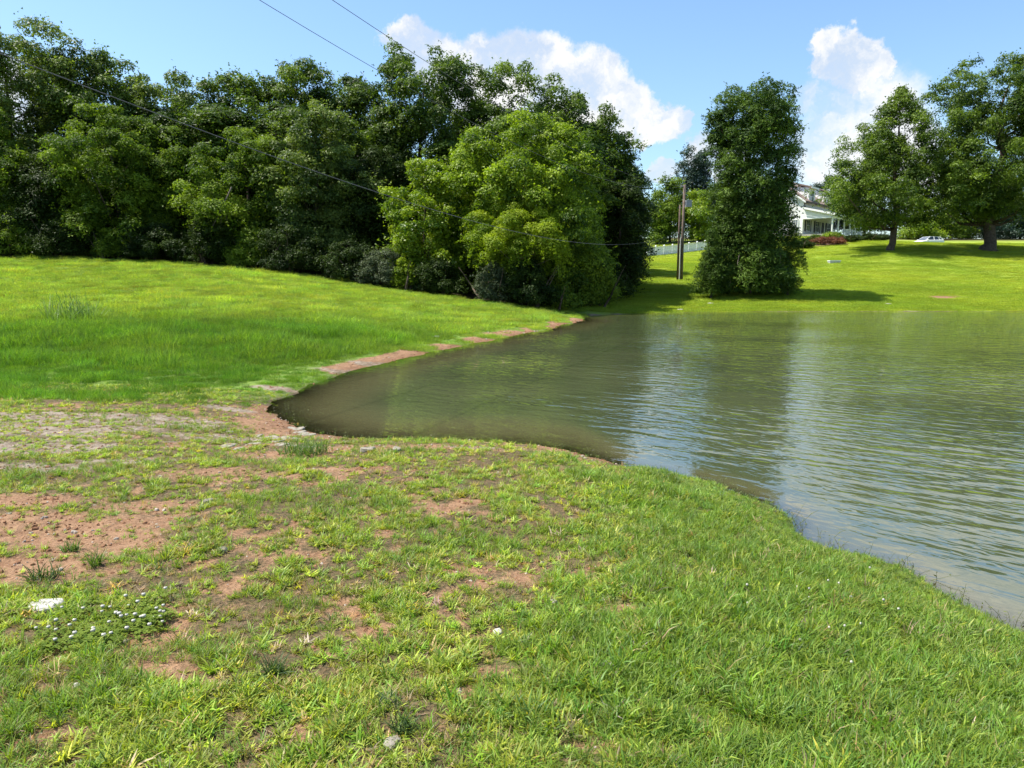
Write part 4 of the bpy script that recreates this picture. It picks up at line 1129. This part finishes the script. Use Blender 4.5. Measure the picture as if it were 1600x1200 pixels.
def build_car():
    p = at(1449, 383, 104); gx = p[0]
    zb = at(1449, 380.2, 104)[2] - .55
    car = obj('parked_car', None, loc=(gx, 104, zb), rot=(0, 0, math.radians(180 + 17)))
    tag(car, 'white hatchback parked on the drive behind the lawn', 'car')
    st = [(2.14, .30, .62, .66), (2.05, .22, .74, .80), (1.5, .18, .86, .88), (.95, .17, .95, .90), (.3, .17, .98, .91), (-.6, .17, 1.0, .91), (-1.4, .18, 1.03, .90), (-1.95, .22, 1.05, .86), (-2.12, .34, .98, .76)]
    V = []; Fc = []
    for x, z0, z1, w in st:
        zm = z0 * .45 + z1 * .55
        V += [(x, -w * .9, z0), (x, -w, zm), (x, -w * .93, z1 - .05), (x, -w * .80, z1), (x, w * .80, z1), (x, w * .93, z1 - .05), (x, w, zm), (x, w * .9, z0)]
    for i in range(len(st) - 1):
        for k in range(8): Fc.append((i * 8 + k, i * 8 + (k + 1) % 8, (i + 1) * 8 + (k + 1) % 8, (i + 1) * 8 + k))
    Fc += [tuple(range(8)), tuple(range(len(st) * 8 - 1, len(st) * 8 - 9, -1))]
    body = obj('body', mesh_np('body', np.array(V), Fc, [CARW]), car)
    # cabin: glass band with painted roof and pillars
    lo = [(1.05, .95, .72), (.2, .98, .74), (-.9, 1.01, .74), (-1.95, 1.04, .68)]; hi = [(.22, 1.42, .54), (-.1, 1.46, .56), (-.95, 1.46, .56), (-1.45, 1.40, .52)]
    for s in (-1, 1):
        gl = MB()
        for i in range(3):
            (xa, za, wa), (xb, zb_, wb) = lo[i], lo[i + 1]; (xc, zc, wc), (xd, zd, wd) = hi[i], hi[i + 1]
            gl.quad((xa, s * wa, za), (xb, s * wb, zb_), (xd, s * wd, zd), (xc, s * wc, zc))
        gl.build('side_window', CARG, car)
    ws = MB(); ws.quad((1.05, -.72, .95), (1.05, .72, .95), (.22, .54, 1.42), (.22, -.54, 1.42)); ws.build('windshield', GLASS, car)
    rw = MB(); rw.quad((-1.95, .68, 1.04), (-1.95, -.68, 1.04), (-1.45, -.52, 1.40), (-1.45, .52, 1.40)); rw.build('rear_window', CARG, car)
    rf = MB(); rf.slab((.24, -.56, 1.425), (.24, .56, 1.425), (-.1, .58, 1.465), (-.1, -.58, 1.465), -.03); rf.slab((-.1, -.58, 1.466), (-.1, .58, 1.466), (-.95, .58, 1.466), (-.95, -.58, 1.466), -.03); rf.slab((-.95, -.58, 1.465), (-.95, .58, 1.465), (-1.6, .54, 1.39), (-1.6, -.54, 1.39), -.03)
    rf.build('roof', CARW, car)
    for s in (-1, 1):
        for pa, pb, pr in (((1.07, s * .73, .95), (.22, s * .56, 1.43), .035), ((-.35, s * .745, .99), (-.4, s * .57, 1.455), .04), ((-1.35, s * .73, 1.02), (-1.1, s * .57, 1.45), .05), ((-1.96, s * .68, 1.03), (-1.5, s * .54, 1.41), .07)):
            pl = MB(); pl.tube([pa, pb], pr, 5); pl.build('pillar', CARW, car)
    for x in (1.33, -1.32):
        for s in (-1, 1):
            a = np.linspace(0, 6.283, 20, endpoint=False)
            t = MB(); t.tube([(x, s * .68, .32), (x, s * .90, .32)], .32, 18); wo = t.build('wheel', TYRE, car, smooth=False)
            r = MB(); r.tube([(x, s * .885, .32), (x, s * .915, .32)], .21, 14); r.build('rim', RIM, wo)
    for s in (-1, 1):
        h = MB(); h.slab((2.12, s * .42, .60), (1.82, s * .80, .68), (1.78, s * .80, .80), (2.07, s * .42, .72), .02 * s); h.build('headlight', LAMP, car)
        m = MB(); m.box(.72, .90, s * .84 - .1, s * .84 + .1, .96, 1.08); m.build('wing_mirror', CARW, car)
    g = MB(); g.box(2.10, 2.155, -.5, .5, .34, .50); g.build('grille', SHUTTER, car)


build_car()
# paved drive under the car
DRIVE = simple_mat('drive_asphalt', (.09, .09, .09), .9, .2, 2, .2, .01)
px0 = at(1449, 383, 104)
dx = np.linspace(px0[0] - 14, px0[0] + 30, 30); V = []; 
for x in dx: V += [(x, 102.0 + .02 * (x - dx[0]), at(1449, 380.2, 104)[2] - .55), (x, 106.5, at(1449, 380.2, 104)[2] - .55)]
me = mesh_np('driveway', np.array(V), [(2 * i, 2 * i + 2, 2 * i + 3, 2 * i + 1) for i in range(29)], [DRIVE])
tag(obj('driveway', me), 'asphalt drive behind the lawn crest', kind='structure')

# ------------------------------------------------------------------ white fence
FENCE = simple_mat('weathered_white_board', (.78, .77, .77), .7, .2, 4, .2)
fence = obj('picket_fence', None); tag(fence, 'weathered white board fence at the end of the wood behind the poles', 'fence')
A0, A1 = at(1011, 400, 96)[:2], at(1126, 388, 101)[:2]; NP = 10
PT = [A0 + (A1 - A0) * k / (NP - 1) for k in range(NP)]; dirf = (A1 - A0) / np.linalg.norm(A1 - A0); yaw = math.atan2(dirf[1], dirf[0])
for k, p in enumerate(PT):
    z = zat(*p); q = MB(); q.box(-.065, .065, -.065, .065, -.3, 1.18); po = q.build('post', FENCE, fence, loc=(p[0], p[1], z), rot=(0, 0, yaw))
    cp = MB(); cp.box(-.09, .09, -.09, .09, 1.182, 1.22); cp.add([(-.08, -.08, 1.22), (.08, -.08, 1.22), (.08, .08, 1.22), (-.08, .08, 1.22), (0, 0, 1.32)], [(0, 1, 4), (1, 2, 4), (2, 3, 4), (3, 0, 4)]); cp.build('cap', FENCE, po)
    if k < NP - 1:
        p2 = PT[k + 1]; z2 = zat(*p2); ln = np.linalg.norm(p2 - p); nb = 7
        b = MB()
        for j in range(nb):
            u0 = .08 + (ln - .16) * j / nb; u1 = u0 + (ln - .16) / nb - .012; zz = (z2 - z) * (u0 / ln)
            b.box(u0, u1, -.012, .012, zz + .05, zz + 1.05)
        pn = b.build('panel', FENCE, fence, loc=(p[0], p[1], z), rot=(0, 0, yaw))
        for h in (1.06, .12):
            rl = MB(); rl.slab((.067, -.04, h), (ln - .067, -.04, h + z2 - z), (ln - .067, .04, h + z2 - z), (.067, .04, h), .07); rl.build('rail', FENCE, pn)

# ------------------------------------------------------------------ utility poles and wires
POLE = simple_mat('weathered_pole', (.16, .125, .10), .9, .3, 5, .1, .01)
POLE_D = simple_mat('dark_creosote_pole', (.10, .075, .06), .9, .3, 5, .1, .01)
STEEL = simple_mat('grey_steel', (.42, .43, .44), .5, .1, 6, .4)
PVC = simple_mat('pale_conduit', (.55, .53, .5), .6, .1, 6)
def pole(px, py, Y, top, r, mat, label):
    p = at(px, py, Y); z = zat(p[0], Y); H = at(px, top, Y)[2] - z
    root = obj('utility_pole', None, loc=(p[0], Y, z)); tag(root, label, 'pole', 'utility poles at the far water edge')
    m = MB(); m.tube([(0, 0, -.4), (0, 0, H * .5), (.02, 0, H)], [r, r * .9, r * .75], 10); m.build('shaft', mat, root, smooth=True)
    return root, H, (p[0], Y, z)
tall, TH, TB = pole(1064.5, 438, 62, 289, .125, POLE, 'tall weathered pole with a grey box near its top')
short, SH, SB = pole(1058.5, 438, 61.8, 320, .09, POLE_D, 'thinner dark pole standing close left of the tall pole')
m = MB(); m.tube([(-.17, -.05, 0), (-.17, -.05, TH * .45)], .045, 7); m.build('conduit', PVC, tall)
m = MB(); m.box(.16, .62, -.2, .2, TH - 1.75, TH - 1.2); m.box(.10, .17, -.05, .05, TH - 1.6, TH - 1.35); m.build('box', STEEL, tall)
m = MB(); m.tube([(0, -.02, TH - .12), (-.3, -.1, TH - .1)], .03, 6); m.build('bracket', STEEL, tall)
m = MB(); m.tube([(0, 0, SH * .62), (-.22, -.08, SH * .63)], .03, 6); m.build('bracket', STEEL, short)
WIRE = simple_mat('black_wire', (.09, .09, .10), .6, .1, 4)
def wire(P0, B, pix, rad, label, yend):
    """hung in the vertical plane from P0 to plan point B, through heights seen at the given pixels"""
    P0 = np.array(P0, float); B = np.array(B, float); Ys = [P0[1]]; Zs = [P0[2]]
    sl = (P0[0] - B[0]) / (P0[1] - B[1])
    for (px, py) in pix:
        d = ray(px, py); Y = (P0[0] - sl * P0[1]) / (d[0] - sl); Ys.append(Y); Zs.append(CAM_Z + d[2] * Y)
    cf = np.polyfit(Ys, Zs, 2); cf[2] += P0[2] - np.polyval(cf, P0[1])
    y = np.linspace(P0[1], yend, 60); pts = np.stack([P0[0] + sl * (y - P0[1]), y, np.polyval(cf, y)], 1)
    m = MB(); m.tube(pts, rad, 5); tag(m.build('overhead_wire', WIRE), label, 'wire', 'overhead wires to the poles')
wire((SB[0] - .2, SB[1], at(1056, 365, 62)[2]), (-8, 10), [(1000, 380), (960, 382), (830, 370), (590, 298), (300, 190), (0, 95)], .0085, 'thick black cable sagging low across the wood to the dark pole', 6)
wire((TB[0] - .1, TB[1], TB[2] + TH - .1), (-14, -5), [(875, 257), (679, 157), (575, 100), (400, 0)], .007, 'thin wire crossing the sky, left one of the two', -5)
wire((TB[0] + .02, TB[1], TB[2] + TH - .02), (-11, -5), [(875, 222), (700, 118), (610, 60), (520, 0)], .0065, 'thin wire crossing the sky, right one of the two', -5)

# ------------------------------------------------------------------ stones, tufts, weeds
STONE = simple_mat('pale_limestone', (.24, .215, .17), .85, .2, 14, .2, .01)
STONE_W = simple_mat('white_stone', (.38, .36, .32), .8, .12, 18, .2, .006)
def rock_mesh(name, seed, sx, sy, sz, mat):
    rng = np.random.default_rng(seed); n1, n2 = 12, 7; V = []; Fc = []
    ph = rng.uniform(0, 6.28, 6)
    for j in range(n2 + 1):
        v = -math.pi / 2 + math.pi * j / n2
        for i in range(n1):
            u = 2 * math.pi * i / n1
            k = 1 + .16 * math.sin(2 * u + ph[0]) + .12 * math.sin(3 * u + ph[1] + v) + .08 * math.sin(5 * u + ph[2]) + rng.normal() * .035
            cu, su = math.cos(u), math.sin(u); cv = abs(math.cos(v)) ** .55
            V.append((sx * k * cv * cu, sy * k * cv * su, sz * math.copysign(abs(math.sin(v)) ** .6, v) * (1 + .1 * math.sin(2 * u + ph[3]))))
    for j in range(n2):
        for i in range(n1): Fc.append((j * n1 + i, j * n1 + (i + 1) % n1, (j + 1) * n1 + (i + 1) % n1, (j + 1) * n1 + i))
    return mesh_np(name, np.array(V), Fc, [mat])
stones = [(70, 950, .10, .06, .022, STONE_W, 'large flat white stone at the left edge beside the clover'),
          (778, 992, .030, .022, .016, STONE_W, 'small white stone in the thin grass at centre foreground'),
          (950, 1043, .032, .024, .018, STONE_W, 'white pebble right of centre in the foreground grass'),
          (612, 1166, .035, .028, .015, STONE, 'pale stone half hidden at the bottom edge'),
          (120, 1078, .020, .016, .012, STONE_W, 'tiny white pebble in the lower left grass'),
          (575, 705, .09, .05, .03, STONE, 'pale flat stone on the clay near the water'),
          (348, 862, .035, .025, .02, STONE, 'small pale stone left of centre on the clay'),
          (865, 945, .022, .018, .014, STONE, 'tiny pale pebble near a clay patch right of centre'),
          (325, 786, .04, .03, .022, STONE, 'pale pebble on the clay slope at left'),
          (620, 704, .07, .04, .025, STONE, 'second pale stone right along the clay by the water'),
          (680, 528, .13, .09, .05, STONE_W, 'white stone on the washed left bank by the water')]
for i, (px, py, sx, sy, sz, mt, lab) in enumerate(stones):
    g = ground_at(px, py); o = obj('stone', rock_mesh('stone', 50 + i, sx, sy, sz, mt), loc=g + np.array([0, 0, sz * .35]), rot=(0, 0, i * 1.3)); tag(o, lab, 'stone', 'loose stones')
rng = np.random.default_rng(9)
slab = [rock_mesh('slab', 80 + k, .12, .07, .018, STONE) for k in range(4)]
for i in range(22):
    px, py = rng.uniform(355, 495), rng.uniform(668, 702)
    g = ground_at(px, py); s = rng.uniform(.45, 1.1); o = obj('flat_stone', slab[i % 4], loc=g + np.array([0, 0, -.009]), rot=(rng.normal() * .06, rng.normal() * .06, rng.uniform(0, 6.28)), scale=(s, s, 1))
    tag(o, 'flat pale limestone slab in the wet corner of the pond', 'stone', 'limestone slabs at the pond corner')
for i, (px, py, lab) in enumerate([(1063, 487, 'white stone at the far water edge below the poles'), (1110, 477, 'pale stone on the far bank below the small cedar'), (1388, 478, 'pale stone low on the far lawn')]):
    g = ground_at(px, py - 2); o = obj('stone', rock_mesh('stone', 110 + i, .22, .16, .08, STONE_W), loc=g); tag(o, lab, 'stone', 'stones on the far bank')
g = ground_at(1303, 411); q = MB(); q.box(-.5, .5, -.3, .3, -.1, .18); bo = q.build('utility_box', STEEL, loc=g); tag(bo, 'low grey utility box lid on the far lawn', 'box')
q = MB(); q.box(-.54, .54, -.34, .34, .182, .25); q.build('lid', TRIM, bo)
TW = leaf_mat('tuft_blade', (.045, .095, .018), (.14, .21, .04), .4, .5, .25)
TD = leaf_mat('dark_tuft_blade', (.03, .06, .02), (.09, .14, .035), .35, .5, .25)
TALL = leaf_mat('tall_grass_blade', (.07, .14, .03), (.18, .27, .07), .4, .5, .25)
def tuft(px, py, n, l, w, spread, mat, label, tilt=(.1, .9), seed=0, gpos=None):
    rng = np.random.default_rng(seed); V, Fc, B = blades(rng, n, l, w, tilt, (.2, 1.2), spread)
    g = ground_at(px, py) if gpos is None else gpos
    o = obj('grass_tuft', mesh_np('grass_tuft', V, Fc, [mat], [('tint', 'FLOAT', 'FACE', B)]), loc=g); tag(o, label, 'grass tuft', 'separate grass tufts')
tuft(428, 1056, 110, (.06, .12), (.003, .006), .03, TD, 'dark spiky grass tuft left of centre in the foreground', seed=1)
tuft(632, 1142, 90, (.05, .10), (.003, .006), .035, TD, 'dark spiky grass tuft near the bottom edge', seed=2)
tuft(150, 885, 80, (.08, .15), (.003, .006), .03, TW, 'green tuft on the bare clay at left', seed=3)
tuft(65, 905, 90, (.06, .13), (.004, .008), .07, TD, 'wide dark tuft on the clay near the left edge', seed=4)
tuft(112, 860, 70, (.05, .09), (.004, .008), .05, TW, 'low bright tuft on the clay left of the green tuft', seed=5)
tuft(605, 1105, 60, (.05, .09), (.003, .006), .04, TD, 'small dark tuft just above the bottom dark tuft', seed=6)
tuft(475, 708, 260, (.10, .22), (.006, .010), .24, TW, 'thick green grass clump beside the flat slabs by the water', seed=7)
tuft(118, 506, 260, (.5, 1.35), (.012, .026), .75, TALL, 'tall grass clump standing out of the left meadow', tilt=(.02, .6), seed=8)
tuft(1030, 748, 240, (.06, .13), (.004, .008), .2, TW, 'grass clump reaching into the water at the near bank', seed=9)

# white clover patch
CLOV = leaf_mat('clover_leaf', (.09, .145, .016), (.18, .24, .035), .4, .6, .1)
FLOW = simple_mat('clover_flower', (.50, .48, .41), .8, .15, 30, .1)
def clover(rng, n, R_, flowers):
    V = []; Fc = []; T = []; MI = []
    for i in range(n):
        a = rng.uniform(0, 6.28); r = R_ * math.sqrt(rng.uniform()); p = np.array([r * math.cos(a), r * math.sin(a), rng.uniform(.02, .06)]); tn = rng.uniform(); a0 = rng.uniform(0, 6.28)
        for k in range(3):
            d = np.array([math.cos(a0 + k * 2.09), math.sin(a0 + k * 2.09), rng.normal() * .25]); sd = np.array([-d[1], d[0], rng.normal() * .2]); s = rng.uniform(.010, .016); b = len(V)
            V += [p, p + d * s * .7 + sd * s * .55, p + d * s * 1.3, p + d * s * .7 - sd * s * .55]; Fc.append((b, b + 1, b + 2, b + 3)); T.append(tn); MI.append(0)
    for i in range(flowers):
        a = rng.uniform(0, 6.28); r = R_ * math.sqrt(rng.uniform()); p = np.array([r * math.cos(a), r * math.sin(a), rng.uniform(.06, .10)]); R2 = rng.uniform(.009, .0135)
        b = len(V)
        for j in range(4):
            v = -1.2 + 2.5 * j / 3
            for k in range(6): u = k * 1.047 + j * .5; V.append(p + R2 * np.array([math.cos(v) * math.cos(u), math.cos(v) * math.sin(u), math.sin(v)]))
        for j in range(3):
            for k in range(6): Fc.append((b + j * 6 + k, b + j * 6 + (k + 1) % 6, b + (j + 1) * 6 + (k + 1) % 6, b + (j + 1) * 6 + k)); T.append(.5); MI.append(1)
        b = len(V); V += [p + [.0015, 0, 0], p - [.0015, 0, 0], [p[0] - .0015, p[1], 0], [p[0] + .0015, p[1], 0]]; Fc.append((b, b + 1, b + 2, b + 3)); T.append(.5); MI.append(0)
    return mesh_np('clover', np.array(V), np.array(Fc), [CLOV, FLOW], [('tint', 'FLOAT', 'FACE', T)], mat_idx=MI)
rng = np.random.default_rng(31)
cv = [bpy.data.objects.new('clover%d' % k, clover(rng, 40, .09, fl)) for k, fl in enumerate((0, 1, 2))]
pts = []
for (px, py, rx, ry, n) in [(175, 985, .30, .2, 20), (245, 960, .16, .12, 9), (100, 1005, .2, .1, 7), (130, 955, .14, .08, 4)]:
    c = ground_at(px, py); a = rng.uniform(0, 6.28, n); r = np.sqrt(rng.uniform(size=n)); pts.append(np.stack([c[0] + rx * r * np.cos(a), c[1] + ry * r * np.sin(a)], 1))
pts = np.concatenate(pts); n = len(pts); P3 = np.column_stack([pts, land_z(pts[:, 0], pts[:, 1])])
sc_ = rng.uniform(.6, 1.0, n)[:, None] * np.array([1, 1, .75])
instancer('clover_patch', 'white flowering clover patch in the left foreground', 'clover', P3, rots(rng, n, .05), sc_, np.where(rng.uniform(size=n) < .65, rng.integers(1, 3, n), 0), np.ones((n, 3)) * .5, cv)
c = [ground_at(*q) for q in ((1290, 950), (1320, 945), (1285, 1010), (1370, 905), (1240, 910), (1395, 960), (1330, 1000), (1210, 870), (1250, 985), (1450, 990), (1180, 950))]
pts = np.concatenate([np.array(k)[None, :2] + rng.normal(size=(2, 2)) * .12 for k in c]); n = len(pts); P3 = np.column_stack([pts, land_z(pts[:, 0], pts[:, 1]) + .02])
instancer('bank_clover', 'scattered clover with white heads in the lush right bank', 'clover', P3, rots(rng, n, .05), np.ones((n, 3)) * .6, rng.choice(3, n, p=[.3, .55, .15]), np.ones((n, 3)) * .5, cv)

# weeds standing in the water along the near bank
WEED = leaf_mat('water_weed', (.05, .06, .025), (.13, .15, .05), .3, .5, .2)
def weed(rng, H, nl):
    m = MB(); p = [np.array([0., 0, -.12])]; d = np.array([rng.normal() * .2, rng.normal() * .2, 1.])
    for k in range(5): d = d + rng.normal(size=3) * .16; p.append(p[-1] + d / np.linalg.norm(d) * (H + .12) / 5)
    m.tube(p, np.linspace(.0028, .0012, 6), 4)
    for k in range(nl):
        q = p[1 + k % 5] + rng.normal(size=3) * .01; a = rng.uniform(0, 6.28); dd = np.array([math.cos(a), math.sin(a), rng.uniform(.1, .8)]); s = rng.uniform(.015, .035); sd = np.array([-math.sin(a), math.cos(a), 0]) * s * .22
        m.quad(q, q + dd * s * .5 + sd, q + dd * s, q + dd * s * .5 - sd)
    T = np.repeat(rng.uniform(), len(m.f))
    return mesh_np('weed', np.array(m.v), m.f, [WEED], [('tint', 'FLOAT', 'FACE', T)])
wv = [bpy.data.objects.new('weed%d' % k, weed(rng, h, l)) for k, (h, l) in enumerate(((.10, 5), (.16, 8), (.08, 6), (.26, 4), (.20, 9)))]
pts = []
seg = PW[:22]
for i in range(len(seg) - 1):
    L_ = np.linalg.norm(seg[i + 1] - seg[i]); n = int(L_ * (70 if i < 9 else 16))
    t = rng.uniform(size=n)[:, None]; q = seg[i] * (1 - t) + seg[i + 1] * t; nrm = np.array([seg[i + 1][1] - seg[i][1], -(seg[i + 1][0] - seg[i][0])]) / L_
    pts.append(q - nrm * (rng.exponential(.10, n)[:, None] - .08) * 1.0)
q = rng.uniform(size=(70, 2)) * [[1.3, 1.2]] + onz(440, 640, 0)[:2] - [[.1, .6]]; pts.append(q)
pts = np.concatenate(pts); zz = np.minimum(land_z(pts[:, 0], pts[:, 1]), 0.02); ok = (pond_sd(pts[:, 0], pts[:, 1]) < .1) & (zz > -.35); pts, zz = pts[ok], zz[ok]; n = len(pts)
s = rng.uniform(.45, .95, n)[:, None] * np.ones(3)
instancer('water_weeds', 'thin dark weeds standing in the shallows along the near bank', 'weeds', np.column_stack([pts, np.maximum(zz, -.10)]), rots(rng, n, .25), s, rng.choice(5, n, p=[.3, .22, .3, .06, .12]), np.ones((n, 3)) * .5, wv)

# grit and clods on the bare soil
CLOD = simple_mat('clay_clod', (.24, .125, .068), .95, .35, 40, .1)
CHIP = simple_mat('stone_chip', (.36, .31, .25), .9, .3, 40, .1)
gv = [bpy.data.objects.new('clod%d' % k, rock_mesh('clod', 140 + k, .012, .010, .007, CLOD if k < 3 else CHIP)) for k in range(5)]
x, y = sample_ground(rng, 60000, 1.0, 13, 1.2, .8, 1)
sd = pond_sd(x, y); b, m, lush = bare_fields(x, y, sd); ok = (rng.uniform(size=len(x)) < .75 * sstep(np.maximum(b, m), .12, .5)) & (sd > -.25); x, y = x[ok], y[ok]
x2, y2 = sample_ground(rng, 60000, 13, 36, .6, .55, 1); sd = pond_sd(x2, y2); b, m, lush = bare_fields(x2, y2, sd); ok = (rng.uniform(size=len(x2)) < sstep(np.maximum(b, m), .12, .4)) & (sd > -.1) & (sd < 2.5) & (x2 < 4); x = np.append(x, x2[ok]); y = np.append(y, y2[ok]); n = len(x)
s = rng.lognormal(-.55, .5, n)[:, None] * np.ones(3) * (1 + .06 * y)[:, None]
instancer('soil_grit', 'loose clods and stone chips on the bare clay', 'gravel', np.column_stack([x, y, land_z(x, y) - .008]), rots(rng, n, .5), np.clip(s * .75, .2, np.where(y < 13, 1.6, 4.5)[:, None]), rng.choice(5, n, p=[.3, .28, .27, .1, .05]), np.ones((n, 3)) * .5, gv)
